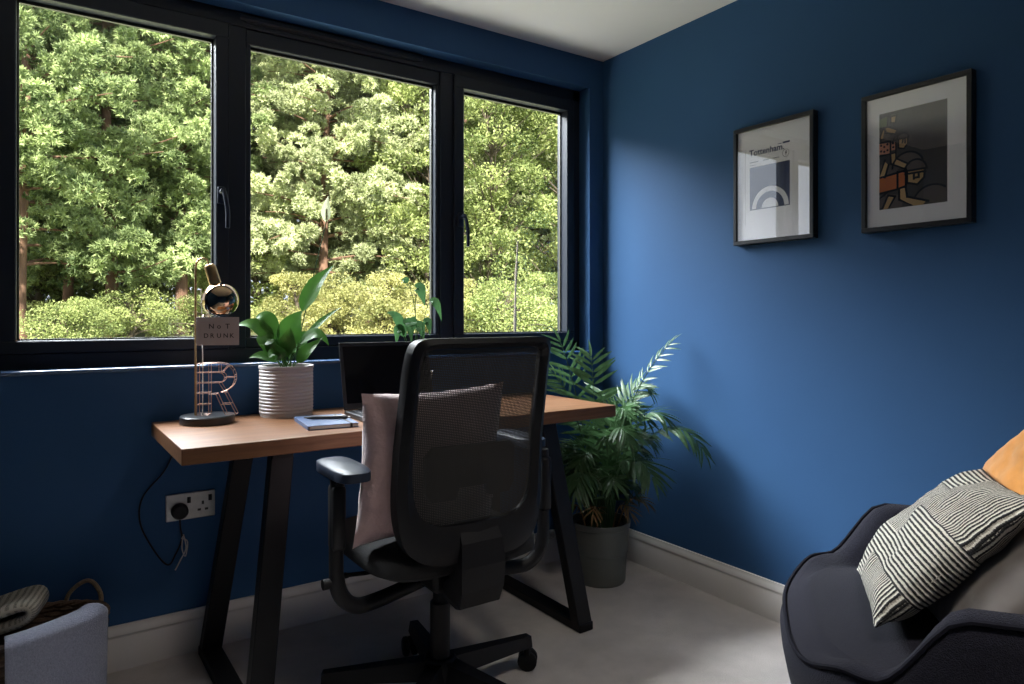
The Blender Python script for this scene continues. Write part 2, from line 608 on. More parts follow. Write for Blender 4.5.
YI, YO = YW + 0.072, YW + 0.150       # frame inner / outer face
m = MB()
wbox(m, WX0, WX1, WZ0, WZ0 + 0.055, YI, YO)
wbox(m, WX0, WX1, WZ1 - 0.052, WZ1, YI, YO)
wbox(m, WX0, WX0 + 0.05, WZ0, WZ1, YI, YO)
wbox(m, WX1 - 0.042, WX1, WZ0, WZ1, YI, YO)
m.build('outer_frame', FRAMEP, win)
panes = [(-0.081, 0.474, True), (0.593, 1.328, False), (1.453, 2.009, True)]
for xm in (0.546, 1.376):
    m = MB()
    wbox(m, xm - 0.03, xm + 0.03, WZ0 + 0.055, WZ1 - 0.052, YI + 0.002, YO)
    m.build('mullion', FRAMEP, win)
GZ0, GZ1 = 1.021, 2.058
cells = [(WX0 + 0.05, 0.516), (0.576, 1.346), (1.406, WX1 - 0.042)]
for (gx0, gx1, sash), (cx0, cx1) in zip(panes, cells):
    z0, z1 = WZ0 + 0.055, WZ1 - 0.052
    yi = YI - 0.010 if sash else YI + 0.010
    m = MB()
    wbox(m, cx0, cx1, z0, GZ0, yi, YO - 0.01)
    wbox(m, cx0, cx1, GZ1, z1, yi, YO - 0.01)
    wbox(m, cx0, gx0, GZ0, GZ1, yi, YO - 0.01)
    wbox(m, gx1, cx1, GZ0, GZ1, yi, YO - 0.01)
    s = m.build('sash', FRAMEP, win)
    sp = MB()
    w = 0.010
    ya, yb = YI + 0.038, YI + 0.050
    wbox(sp, gx0, gx1, GZ1 - w, GZ1, ya, yb, 0)
    wbox(sp, gx0, gx1, GZ0, GZ0 + w * 0.5, ya, yb, 0)
    wbox(sp, gx0, gx0 + w * 0.6, GZ0, GZ1, ya, yb, 0)
    wbox(sp, gx1 - w * 0.6, gx1, GZ0, GZ1, ya, yb, 0)
    sp.build('spacer_bar', SPACER, s)
    g = MB()
    wbox(g, gx0, gx1, GZ0, GZ1, YI + 0.034, YI + 0.037, 0)
    g.build('pane', GLASS, s)
m = MB()
prof_s = [(YI + 0.001, 0.9285), (YI + 0.001, 0.936)] + [(YW - 0.006 - 0.007 * math.sin(R(a)), 0.929 + 0.007 * math.cos(R(a))) for a in range(0, 181, 20)] + [(YW - 0.001, 0.922), (YW - 0.001, 0.9285)]
k = len(prof_s)
vs = [Vector((x_, y_, z_)) - WO for x_ in (WX0 + 0.001, WX1 - 0.001) for y_, z_ in prof_s]
m.add(vs, [tuple(range(k)), tuple(range(k, 2 * k))[::-1]] + [(i, (i + 1) % k, k + (i + 1) % k, k + i) for i in range(k)])
m.build('sill_board', SILLP, win, smooth=True, angle=30)
# espagnolette handles: rose, neck and hanging lever
for hx, hz in ((0.490, 1.500), (1.433, 1.490)):
    m = MB()
    y = YI - 0.010
    m.box(Vector((hx, y - 0.006, hz + 0.01)) - WO, (0.026, 0.012, 0.060), 0.005)
    m.tube([Vector((hx, y - 0.008, hz + 0.02)) - WO, Vector((hx, y - 0.042, hz + 0.022)) - WO], 0.009, 10)
    pth = catmull([(hx, y - 0.036, hz + 0.028), (hx + 0.006, y - 0.046, hz - 0.005), (hx + 0.012, y - 0.046, hz - 0.05), (hx + 0.012, y - 0.046, hz - 0.105)], 6)
    m.tube([p - WO for p in pth], 0.0075, 10)
    m.build('handle', PADP, win, smooth=True, angle=45)
m = MB()
wbox(m, 0.55, 1.26, WZ1 - 0.030, WZ1 - 0.008, YI - 0.013, YI + 0.001, 0.004)
wbox(m, 0.57, 1.24, WZ1 - 0.036, WZ1 - 0.029, YI - 0.008, YI + 0.001, 0.002)
m.build('trickle_vent', FRAMEP, win)

# flush ceiling light, behind the camera's field of view
cl = thing('ceiling_light', 'round white flush ceiling light', 'ceiling light', (1.0, 0.2, ZC))
MB().lathe([(0, 0), (0.20, 0), (0.20, -0.025), (0.185, -0.035), (0.185, -0.02), (0, -0.02)], n=40).build('housing', CEILP, cl, smooth=True)
MB().lathe([(0, -0.018), (0.183, -0.018), (0.183, -0.024), (0, -0.030)], n=40).build('diffuser', WHITEP, cl, smooth=True)
ld = bpy.data.lights.new('ceiling_lamp', 'AREA')
ld.shape = 'DISK'
ld.size = 0.36
ld.energy = 11.0
ld.spread = R(116)
ld.color = (1.0, 0.93, 0.84)
lo_ = bpy.data.objects.new('ceiling_lamp', ld)
COL.objects.link(lo_)
lo_.location = (1.0, 0.2, ZC - 0.04)

# ------------------------------------------------------------------ outside: ground and woodland


def gz(x, y):
    d = max(0.0, y - 3.0)
    return -0.15 + 0.75 * min(1.0, d / 15.0) ** 1.2 + 0.02 * max(0.0, d - 15.0) + 0.06 * nz((x, y, 0), 0.25)


m = MB()
m.grid(lambda u, v: (-30 + 90 * u, YW + T + 0.02 + 65 * v ** 1.5, gz(-30 + 90 * u, YW + T + 0.02 + 65 * v ** 1.5)), 60, 50)
struct(m.build('ground', LAWN, smooth=True))


def np_mesh(name, verts, tris, tint=None):
    me = bpy.data.meshes.new(name)
    nv, nf = len(verts), len(tris)
    me.vertices.add(nv)
    me.vertices.foreach_set('co', verts.astype(np.float32).ravel())
    me.loops.add(nf * 3)
    me.loops.foreach_set('vertex_index', tris.astype(np.int32).ravel())
    me.polygons.add(nf)
    me.polygons.foreach_set('loop_start', np.arange(0, nf * 3, 3, dtype=np.int32))
    me.polygons.foreach_set('loop_total', np.full(nf, 3, dtype=np.int32))
    if tint is not None:
        a = me.attributes.new('tint', 'FLOAT', 'POINT')
        a.data.foreach_set('value', tint.astype(np.float32))
    me.update()
    me.validate()
    return me


def unit(a):
    return a / np.maximum(np.linalg.norm(a, axis=1, keepdims=True), 1e-9)


def needle_tufts(rng, centres, dirs, k, length, width, tints):
    """k needles fanned round each tuft axis: thin triangles"""
    n = len(centres)
    c = np.repeat(centres, k, 0)
    d = np.repeat(dirs, k, 0) * 0.55 + rng.normal(0, 0.62, (n * k, 3))
    d = unit(d)
    s = unit(np.cross(d, rng.normal(0, 1, (n * k, 3))))
    L = (length * rng.uniform(0.6, 1.15, (n * k, 1)))
    a = c + s * width * 0.5 + d * L * 0.1
    b = c - s * width * 0.5 + d * L * 0.1
    t = c + d * L
    v = np.stack([a, b, t], 1).reshape(-1, 3)
    f = np.arange(n * k * 3).reshape(-1, 3)
    tt = np.repeat(tints, k)
    tint = np.stack([tt - 0.12, tt - 0.12, tt + 0.10], 1).ravel()
    return v, f, np.clip(tint, 0, 1)


def leaf_cards(rng, centres, size, tints, flat=0.5):
    """one small pointed leaf (two triangles) at each centre"""
    n = len(centres)
    nrm = unit(rng.normal(0, 1, (n, 3)) * (1 - flat) + np.array([[-0.25, -0.45, 0.8]]) * flat)
    a = unit(np.cross(nrm, rng.normal(0, 1, (n, 3))))
    b = np.cross(nrm, a)
    s = size * rng.uniform(0.6, 1.3, (n, 1))
    p = [centres - a * s, centres + b * s * 0.42, centres + a * s, centres - b * s * 0.42]
    v = np.stack(p, 1).reshape(-1, 3)
    base = np.arange(n)[:, None] * 4
    f = np.concatenate([base + np.array([[0, 1, 2]]), base + np.array([[0, 2, 3]])], 0)
    return v, f, np.clip(np.repeat(tints, 4), 0, 1)


def conifer(seed, H, crown0, rad):
    """returns trunk mesh (with its limbs) and foliage mesh"""
    rng = np.random.default_rng(seed)
    rnd = random.Random(seed)
    tr = MB()
    lean = (rnd.uniform(-0.25, 0.25), rnd.uniform(-0.2, 0.2))

    def axis(z):
        q = z / H
        return Vector((lean[0] * q + 0.10 * math.sin(q * 5 + seed), lean[1] * q + 0.08 * math.sin(q * 4 + 2 * seed), z))
    pts = [axis(H * i / 14) for i in range(15)]
    tr.tube(pts, [0.15 * (1 - 0.85 * i / 14) + (0.05 if i == 0 else 0) for i in range(15)], 9)
    cs, ds, ts = [], [], []
    z = crown0
    while z < H * 0.98:
        q = (z - crown0) / (H - crown0)
        for _ in range(rnd.randint(5, 7)):
            az = rnd.uniform(0, 2 * math.pi)
            L = rad * (0.55 + 0.55 * math.sin(math.pi * (0.18 + 0.78 * q))) * rnd.uniform(0.55, 1.1)
            p0 = axis(z + rnd.uniform(-0.25, 0.25))
            out = Vector((math.cos(az), math.sin(az), 0))
            p2 = p0 + out * L + Vector((0, 0, rnd.uniform(-0.15, 0.45) * L * 0.5))
            p1 = p0 + out * L * 0.5 + Vector((0, 0, rnd.uniform(-0.05, 0.25) * L))
            br = bez(p0, p1, p2, 6)
            tr.tube(br, [0.034 * (1 - 0.75 * i / 5) for i in range(6)], 5, caps=False)
            npad = max(3, int(L / 0.24))
            for j in range(npad):
                t = 0.35 + 0.68 * (j + 0.5) / npad
                c = bez(p0, p1, p2, 50)[min(49, int(t * 49))] + Vector((rnd.gauss(0, 0.30), rnd.gauss(0, 0.30), rnd.gauss(0.05, 0.17)))
                k = rnd.randint(30, 46)
                d = unit(rng.normal(0, 1, (k, 3)) + np.array([[0, 0, 0.55]]))
                rr = np.array([[0.25, 0.25, 0.17]]) * rnd.uniform(0.7, 1.35) * rng.uniform(0.6, 1.0, (k, 1))
                cs.append(np.array(c)[None] + d * rr)
                ds.append(unit(d + np.array([[0, 0, 0.5]])))
                base = rnd.uniform(0.05, 0.70)
                ts.append(np.clip(base + rng.uniform(-0.18, 0.22, k), 0, 1))
        z += rnd.uniform(0.45, 0.75)
    cs, ds, ts = np.concatenate(cs), np.concatenate(ds), np.concatenate(ts)
    v, f, t = needle_tufts(rng, cs, ds, 11, 0.115, 0.038, ts)
    return tr.mesh('trunk', True, 60), np_mesh('foliage', v, f, t)


def broadleaf(seed, H, crown0, rad, n_leaf, leaf=0.085, clumps=60):
    rng = np.random.default_rng(seed)
    rnd = random.Random(seed)
    tr = MB()
    pts = [Vector((0.12 * math.sin(i * 0.7 + seed), 0.1 * math.cos(i * 0.9), H * 0.9 * i / 8)) for i in range(9)]
    tr.tube(pts, [0.11 * (1 - 0.85 * i / 8) for i in range(9)], 8)
    allc, allt = [], []
    for _ in range(clumps):
        z = crown0 + (H - crown0) * rnd.random()
        q = (z - crown0) / (H - crown0)
        r = rad * (0.45 + 0.6 * math.sin(math.pi * min(1, 0.15 + 0.8 * q))) * math.sqrt(rnd.random())
        az = rnd.uniform(0, 2 * math.pi)
        c = Vector((r * math.cos(az), r * math.sin(az), z))
        ti = min(8, max(1, int(8 * z / (H * 0.9)) - 1))
        tr.tube(bez(pts[ti], (pts[ti] + c) / 2 + Vector((0, 0, 0.2)), c, 5), [0.03, 0.024, 0.018, 0.012, 0.006], 4, caps=False)
        k = n_leaf // clumps
        s = rnd.uniform(0.35, 0.7) * min(1.0, rad / 1.4)
        d = unit(rng.normal(0, 1, (k, 3))) * rng.uniform(0.25, 1.0, (k, 1)) ** 0.5
        allc.append(np.array(c)[None] + d * np.array([[s, s, s * 0.62]]))
        allt.append(np.clip(rnd.uniform(0.05, 0.6) + rng.uniform(-0.2, 0.3, k), 0, 1))
    cs, ts = np.concatenate(allc), np.concatenate(allt)
    v, f, t = leaf_cards(rng, cs, leaf, ts)
    return tr.mesh('trunk', True, 60), np_mesh('foliage', v, f, t)


pines = [conifer(11, 12.5, 1.5, 2.2), conifer(23, 13.0, 1.0, 2.5), conifer(37, 12.0, 2.2, 2.0), conifer(51, 13.5, 1.4, 2.6)]
broads = [broadleaf(5, 9.5, 0.8, 2.3, 34000, 0.062, 110), broadleaf(8, 8.0, 0.6, 2.0, 30000, 0.058, 100)]
shrubs = [broadleaf(61, 1.5, 0.15, 1.2, 12000, 0.038, 34), broadleaf(67, 1.2, 0.12, 1.1, 10000, 0.036, 30), broadleaf(71, 1.9, 0.2, 1.1, 13000, 0.040, 36)]


def plant_tree(name, label, cat, meshes, leafm, barkm, x, y, rz, s=1.0, group=None):
    t = thing(name, label, cat, (x, y, gz(x, y) - 0.03), rz, group)
    t.scale = (s, s, s)
    a = link('trunk', meshes[0], None, t)
    b = link('foliage', meshes[1], None, t)
    for o, mt in ((a, barkm), (b, leafm)):
        if not o.data.materials:
            o.data.materials.append(mt)
    b['kind'] = 'stuff'
    return t


FG = 'pines at the front of the wood'
for lab, v, lm, x, y, rz, s in [
    ('pine with thick reddish trunk at the far left of the left window light', 0, NEEDLET, -0.42, 16.5, 0.3, 1.0),
    ('pine with straight red-brown trunk behind the mirrored globe bulb', 2, NEEDLET, 2.68, 19.0, 1.7, 1.05),
    ('bushy pine filling the middle of the left window light', 0, NEEDLET, 1.15, 18.0, 4.0, 1.0),
    ('slender pine low in the lower left of the left window light', 2, NEEDLET, 0.5, 22.5, 5.5, 0.95),
    ('pine with orange-brown trunk just right of the first mullion', 3, NEEDLE, 6.66, 24.0, 2.2, 1.0),
    ('pale pine beside the white lily flower, middle window light', 1, NEEDLE, 6.4, 19.0, 5.1, 1.0),
    ('pale pine above the young lily, middle window light', 3, NEEDLE, 8.4, 20.5, 0.7, 1.0),
    ('pale pine filling the right side of the middle window light', 1, NEEDLE, 9.9, 20.0, 3.3, 1.05),
    ('pine seen right above the second window handle, behind leafy trees', 3, NEEDLE, 13.3, 23.0, 0.9, 1.0),
    ('pine at the right edge of the right window light, behind leafy trees', 3, NEEDLE, 18.9, 25.0, 1.2, 1.1),
]:
    plant_tree('pine_tree', lab, 'tree', pines[v], lm, BARK, x, y, rz, s, FG)
rnd = random.Random(3)
BG = 'pines deep in the wood'
for i, (x, y) in enumerate([(-3.2, 24), (0.2, 27), (3.9, 25.5), (5.2, 30), (8.9, 28.5), (12.0, 29), (16.2, 30), (20.5, 31), (24.5, 33),
                            (-1.5, 34), (3.0, 36), (7.5, 37), (12.5, 38), (18.0, 39), (24.0, 40), (29.5, 41)]):
    plant_tree('pine_tree', 'tall pine deep in the wood behind the front pines', 'tree', pines[i % 4], NEEDLE if i % 3 else NEEDLET, BARK if i % 2 else BARKD,
               x, y, rnd.uniform(0, 6.28), rnd.uniform(1.05, 1.3), BG)
for i, (x, y) in enumerate([(17.5, 20.0), (22.5, 22.5), (27.0, 25.0), (33.0, 30.0), (-4.5, 18.5), (-7.5, 23.0)]):
    plant_tree('pine_tree', 'pine at the side of the wood, past the edge of the window', 'tree', pines[(i + 1) % 4], NEEDLE, BARK, x, y, 1.3 * i, 1.05, 'pines at the sides of the wood')
for lab, v, x, y, rz, s in [
    ('leafy light green tree filling the left half of the right window light', 0, 10.9, 17.4, 0.4, 1.0),
    ('leafy light green tree at the right edge of the right window light', 1, 13.2, 16.6, 2.0, 1.12),
    ('leafy tree between the middle and right window lights', 1, 9.2, 18.0, 3.6, 1.0),
]:
    plant_tree('broadleaf_tree', lab, 'tree', broads[v], BROAD, BARKD, x, y, rz, s, 'leafy trees in the right window light')
SG = 'shrubs along the edge of the wood'
shrub_green = [tuple(me.copy() for me in p) for p in shrubs]
for lab, v, x, y, rz, s in [
    ('low green shrub at the lower left corner of the left window light', 1, 0.2, 15.5, 0.2, 0.75),
    ('low green shrub in the middle of the left window light', 0, 1.5, 17.0, 1.2, 0.75),
    ('shrub low behind the hanging card sign', 1, 3.1, 17.0, 2.2, 0.8),
    ('yellow-green shrub left behind the potted lily leaves', 2, 4.6, 15.6, 3.2, 0.8),
    ('yellow-green shrub behind the tall lily leaf', 0, 5.7, 16.4, 4.2, 1.0),
    ('yellow-green shrub between the two lilies', 2, 6.5, 14.9, 5.2, 0.85),
    ('yellow-green shrub behind the young lily leaves', 0, 7.7, 15.0, 0.9, 0.95),
    ('yellow-green shrub low by the second mullion', 2, 8.7, 15.3, 1.9, 0.8),
    ('light green shrub low left in the right window light', 0, 9.3, 14.0, 2.9, 1.0),
    ('light green shrub behind the dark cane', 2, 10.5, 14.3, 3.9, 0.9),
    ('light green shrub low right in the right window light', 0, 11.9, 14.6, 4.9, 1.0),
    ('tall shrub deep in the wood right of the first mullion', 2, 4.9, 20.5, 1.1, 1.5),
    ('tall shrub deep in the wood at the left end of the window', 2, -0.4, 25.0, 2.1, 1.7),
    ('tall shrub deep in the wood left of the globe bulb', 0, 2.0, 25.0, 0.3, 1.9),
]:
    plant_tree('shrub', lab, 'shrub', (shrubs if 'yellow' in lab else shrub_green)[v], SHRUB if 'yellow' in lab else BROAD, BARKD, x, y, rz, s, SG)
# dark cane standing just outside the right-hand light
p0 = Vector((2.01, 2.98, gz(2.01, 2.98) - 0.02))
cane = thing('bare_cane', 'thin dark bare plant cane upright outside the right window light', 'cane', p0)
m = MB()
zt = 1.485 - p0.z
pts = [(0.012 * (i / 20) ** 2 * 3 + 0.002 * math.sin(i), 0, zt * i / 20) for i in range(21)]
m.tube(pts, [0.011 - 0.007 * i / 20 + (0.003 if i % 3 == 0 else 0) for i in range(21)], 7)
m.build('stem', BARKD, cane, smooth=True)
m = MB()
m.tube([(0.036, 0, zt), (0.050, 0, zt + 0.012), (0.06, 0, zt + 0.012)], 0.003, 5)
m.tube([(0.034, 0, zt), (0.022, 0, zt + 0.018)], 0.003, 5)
m.build('bud', BARKD, cane)
# ------------------------------------------------------------------ desk
DZ = 0.762
desk = thing('desk', 'oak topped desk with black splayed steel leg frames under the window', 'desk', (1.015, 2.17, 0), R(0.95))
DXO, DYO = 1.015, 2.17
m = MB().box((0, 0, DZ - 0.0215), (1.488, 0.535, 0.043), 0.0025)
m.build('tabletop', OAK, desk)


def bar(mb, p, q, w, d):
    """square bar between two points in a leg frame; w along x, d along the frame"""
    p, q = Vector(p), Vector(q)
    z = (q - p).normalized()
    x = Vector((1, 0, 0))
    x = (x - z * x.dot(z)).normalized()
    y = z.cross(x)
    M = Matrix((x, y, z)).transposed().to_4x4()
    M.translation = (p + q) / 2
    mb.box((0, 0, 0), (w, d, (q - p).length), 0.003, M=M, seg=1)


for s, xt, xb in ((-1, -0.482, -0.580), (1, 0.455, 0.525)):
    fr = MB()
    bar(fr, (xt, -0.235, DZ - 0.052), (xt, 0.20, DZ - 0.052), 0.06, 0.018)
    f = fr.build('leg_frame', BLACKM, desk)
    for yt, yy in ((-0.212, -0.328), (0.175, 0.225)):
        a = MB()
        bar(a, (xt, yt, DZ - 0.055), (xb, yy, 0.012), 0.062, 0.042)
        a.build('leg', BLACKM, f)
    a = MB()
    bar(a, (xb, -0.352, 0.016), (xb, 0.248, 0.016), 0.062, 0.030)
    a.build('floor_bar', BLACKM, f)

# ------------------------------------------------------------------ office chair
CH = (0.905, 1.70)
chair = thing('office_chair', 'black mesh-back swivel office chair pushed up to the oak desk', 'office chair', (CH[0], CH[1], 0), R(0))
mb = MB()
mb.lathe([(0, 0.075), (0.045, 0.075), (0.052, 0.09), (0.052, 0.135), (0.040, 0.15), (0, 0.15)], n=24)
base = mb.build('star_base', BLACKP, chair, smooth=True)
for k in range(5):
    q = R(5 + 72 * k)
    d = Vector((math.cos(q), math.sin(q), 0))
    n_ = Vector((-d.y, d.x, 0))
    sp = MB()
    prof = []
    for t in [i / 6 for i in range(7)]:
        c = d * (0.035 + 0.29 * t) + Vector((0, 0, 0.118 - 0.022 * t))
        w = 0.030 - 0.012 * t
        h = 0.026 - 0.010 * t
        prof.append([c + n_ * w * 0.7 + Vector((0, 0, h)), c - n_ * w * 0.7 + Vector((0, 0, h)), c - n_ * w - Vector((0, 0, h)), c + n_ * w - Vector((0, 0, h))])
    vs = [p for r_ in prof for p in r_]
    fs = [(4 * i + j, 4 * i + (j + 1) % 4, 4 * i + 4 + (j + 1) % 4, 4 * i + 4 + j) for i in range(6) for j in range(4)]
    fs += [(0, 1, 2, 3), (27, 26, 25, 24)]
    sp.add(vs, fs)
    sp.tube([d * 0.318 + Vector((0, 0, 0.085)), d * 0.318 + Vector((0, 0, 0.052))], 0.011, 8)
    s = sp.build('spoke', BLACKP, chair)
    ca = MB()
    cc = d * 0.330 + n_ * 0.012 + Vector((0, 0, 0.030))
    for side in (-1, 1):
        ax = n_ if k % 2 else (n_ * 0.7 + d * 0.7).normalized()
        M = Matrix.Translation(cc + ax * 0.014 * side) @ ax.to_track_quat('Z', 'Y').to_matrix().to_4x4()
        ca.lathe([(0, -0.009), (0.024, -0.009), (0.030, -0.005), (0.030, 0.005), (0.024, 0.009), (0, 0.009)], n=18, M=M)
    ca.box(cc + Vector((0, 0, 0.012)), (0.022, 0.022, 0.034), 0.005)
    ca.build('caster', BLACKP, s, smooth=True, angle=35)
mb = MB()
mb.lathe([(0, 0.14), (0.028, 0.14), (0.028, 0.30), (0.024, 0.302), (0.020, 0.31), (0.020, 0.40), (0, 0.40)], n=20)
mb.build('gas_lift', BLACKP, chair, smooth=True)
mb = MB()
mb.box((0, 0.0, 0.405), (0.17, 0.26, 0.055), 0.012)
mb.box((0, -0.02, 0.372), (0.11, 0.16, 0.03), 0.010)
mb.tube([(-0.08, 0.05, 0.40), (-0.20, 0.05, 0.405), (-0.25, 0.05, 0.41)], 0.006, 8)
mb.box((-0.265, 0.05, 0.41), (0.035, 0.02, 0.012), 0.004)
mb.build('tilt_mechanism', BLACKP, chair)
# seat: rounded slab with waterfall front


def rrect(w, d, n_=44, e=5.0):
    out = []
    for i in range(n_):
        q = 2 * math.pi * i / n_
        c, s = math.cos(q), math.sin(q)
        out.append((math.copysign(abs(c) ** (2 / e), c) * w, math.copysign(abs(s) ** (2 / e), s) * d))
    return out


def pad(mb, w, d, z0, z1, cx=0, cy=0, e=5.0, rnd_=0.02, dome=0.0, n_=44):
    rows = []
    o = rrect(w, d, n_, e)
    k = len(o)
    vs = []
    for (s, z) in [(0.0, z0), (1 - rnd_ / w, z0), (1, z0 + rnd_ * 0.6), (1, z1 - rnd_ * 0.6), (1 - rnd_ * 0.5 / w, z1 - rnd_ * 0.15), (1 - rnd_ * 1.6 / w, z1), (0.5, z1 + dome * 0.8), (0.0, z1 + dome)]:
        if s == 0:
            rows.append([len(vs)])
            vs.append((cx, cy, z))
        else:
            rows.append(list(range(len(vs), len(vs) + k)))
            vs += [(cx + x * s, cy + y * s, z) for x, y in o]
    fs = []
    for a, b in zip(rows, rows[1:]):
        for j in range(k):
            j2 = (j + 1) % k
            if len(a) == 1:
                fs.append((a[0], b[j2], b[j]))
            elif len(b) == 1:
                fs.append((a[j], a[j2], b[0]))
            else:
                fs.append((a[j], a[j2], b[j2], b[j]))
    mb.add(vs, fs)


mb = MB()
pad(mb, 0.245, 0.235, 0.435, 0.505, 0, 0.045, 4.5, 0.03, 0.008)
mb.build('seat', BLACKF, chair, smooth=True, angle=60)

# back: a curved ring frame, mesh stretched in it, lumbar pad, spine


def yback(z):
    t = (z - 0.47) / 0.575
    return -0.205 - 0.012 * t - 0.050 * t * t + 0.018 * math.sin(math.pi * min(1, max(0, t)))


def outline(hw_top, hw_bot, z0, z1, n_=72, et=7.0, eb=3.4):
    out = []
    zc, hz = (z0 + z1) / 2, (z1 - z0) / 2
    for i in range(n_):
        q = 2 * math.pi * i / n_
        c, s = math.cos(q), math.sin(q)
        e = et if s > 0 else eb
        x = math.copysign(abs(c) ** (2 / e), c)
        z = math.copysign(abs(s) ** (2 / e), s)
        t = (z + 1) / 2
        out.append((x * (hw_bot + (hw_top - hw_bot) * t), zc + z * hz))
    return out


def on_back(x, z, dy):
    return (x, yback(z) + 0.55 * x * x + dy, z)


oo = outline(0.204, 0.220, 0.480, 1.043, et=14.0, eb=4.4)
ii = outline(0.176, 0.178, 0.572, 1.018, et=14.0, eb=4.6)
mi = [((a[0] * 0.5 + b[0] * 0.5), (a[1] * 0.5 + b[1] * 0.5)) for a, b in zip(oo, ii)]
rings = [[on_back(x, z, 0.028) for x, z in oo], [on_back(x, z, -0.010) for x, z in oo], [on_back(x * 0.99, z, -0.022) for x, z in mi],
         [on_back(x, z, -0.008) for x, z in ii], [on_back(x, z, 0.010) for x, z in ii], [on_back(x, z, 0.034) for x, z in mi]]
n_ = len(oo)
vs = [p for r_ in rings for p in r_]
fs = [(a * n_ + j, a * n_ + (j + 1) % n_, ((a + 1) % 6) * n_ + (j + 1) % n_, ((a + 1) % 6) * n_ + j) for a in range(6) for j in range(n_)]
mb = MB()
mb.add(vs, fs)
bk = mb.build('back_frame', BLACKP, chair, smooth=True, angle=50)
# woven mesh: thin ribbons crossing inside the ring
mb = MB()


def inner_half(z):
    zc, hz = 0.794, 0.222
    s = (z - zc) / hz
    if abs(s) >= 1:
        return 0
    e = 14.0 if s > 0 else 4.6
    t = (s + 1) / 2
    return (0.178 - 0.002 * t) * (1 - abs(s) ** e) ** (1 / e) + 0.004


def ribbon(pts, side, w):
    vs_, fs_ = [], []
    for p in pts:
        p = Vector(p)
        vs_ += [p + Vector(side) * w, p - Vector(side) * w]
    for i in range(len(pts) - 1):
        fs_.append((2 * i, 2 * i + 1, 2 * i + 3, 2 * i + 2))
    mb.add(vs_, fs_)


z = 0.576
while z < 1.014:
    h = inner_half(z)
    ribbon([on_back(-h + 2 * h * i / 12, z, 0.002 + 0.0006 * (i % 2)) for i in range(13)], (0, 0, 1), 0.0013)
    z += 0.0042
x = -0.174
while x < 0.175:
    zs = [zz for zz in [0.576 + 0.438 * i / 60 for i in range(61)] if inner_half(zz) >= abs(x)]
    if len(zs) > 2:
        ribbon([on_back(x, zz, 0.0025) for zz in zs[::4] + [zs[-1]]], (1, 0, 0), 0.0012)
    x += 0.0046
mb.build('back_mesh', MESHF, chair)
mb = MB()
lo = [(-0.115, 0.63), (-0.05, 0.63), (-0.04, 0.66), (0.04, 0.66), (0.05, 0.63), (0.115, 0.63), (0.13, 0.65), (0.13, 0.745), (0.115, 0.765), (-0.115, 0.765), (-0.13, 0.745), (-0.13, 0.65)]
vs = [on_back(x, z, 0.018) for x, z in lo] + [on_back(x, z, 0.034) for x, z in lo]
k = len(lo)
mb.add(vs, [tuple(range(k)), tuple(range(k, 2 * k))[::-1]] + [(i, (i + 1) % k, k + (i + 1) % k, k + i) for i in range(k)])
mb.build('lumbar_support', BLACKP, chair)
mb = MB()
sec = []
for z, w, y0, y1 in [(0.555, 0.056, -0.012, 0.0), (0.53, 0.060, -0.026, 0.0), (0.47, 0.064, -0.030, 0.0), (0.41, 0.062, -0.026, 0.02), (0.365, 0.058, -0.010, 0.09), (0.355, 0.054, 0.02, 0.15)]:
    yb = yback(max(z, 0.47))
    sec.append([(-w, yb + y0, z), (w, yb + y0, z), (w, yb + y1 + 0.02, z + 0.02), (-w, yb + y1 + 0.02, z + 0.02)])
vs = [p for s_ in sec for p in s_]
fs = [(4 * i + j, 4 * i + (j + 1) % 4, 4 * i + 4 + (j + 1) % 4, 4 * i + 4 + j) for i in range(5) for j in range(4)] + [(0, 1, 2, 3), (23, 22, 21, 20)]
mb.add(vs, fs)
mb.build('back_bracket', BLACKP, chair)
for s in (-1, 1):
    mb = MB()
    pth = catmull([(0.07 * s, -0.03, 0.385), (0.20 * s, -0.04, 0.365), (0.27 * s, -0.05, 0.370), (0.312 * s, -0.055, 0.42), (0.318 * s, -0.055, 0.52), (0.315 * s, -0.055, 0.70)], 7)
    mb.tube(pth, [0.020 if i < 24 else 0.018 for i in range(len(pth))], 10)
    mb.box((0.316 * s, -0.055, 0.60), (0.034, 0.052, 0.16), 0.010)
    mb.tube([(0.33 * s, -0.055, 0.44), (0.352 * s, -0.055, 0.44)], 0.013, 10)
    a = mb.build('arm', BLACKP, chair, smooth=True, angle=50)
    mb = MB()
    pad(mb, 0.044, 0.108, 0.705, 0.738, 0.312 * s if s < 0 else 0.285, -0.085 if s < 0 else 0.03, 3.5, 0.010, 0.003, 32)
    mb.build('arm_pad', PADP, a, smooth=True, angle=60)

# ------------------------------------------------------------------ cushions


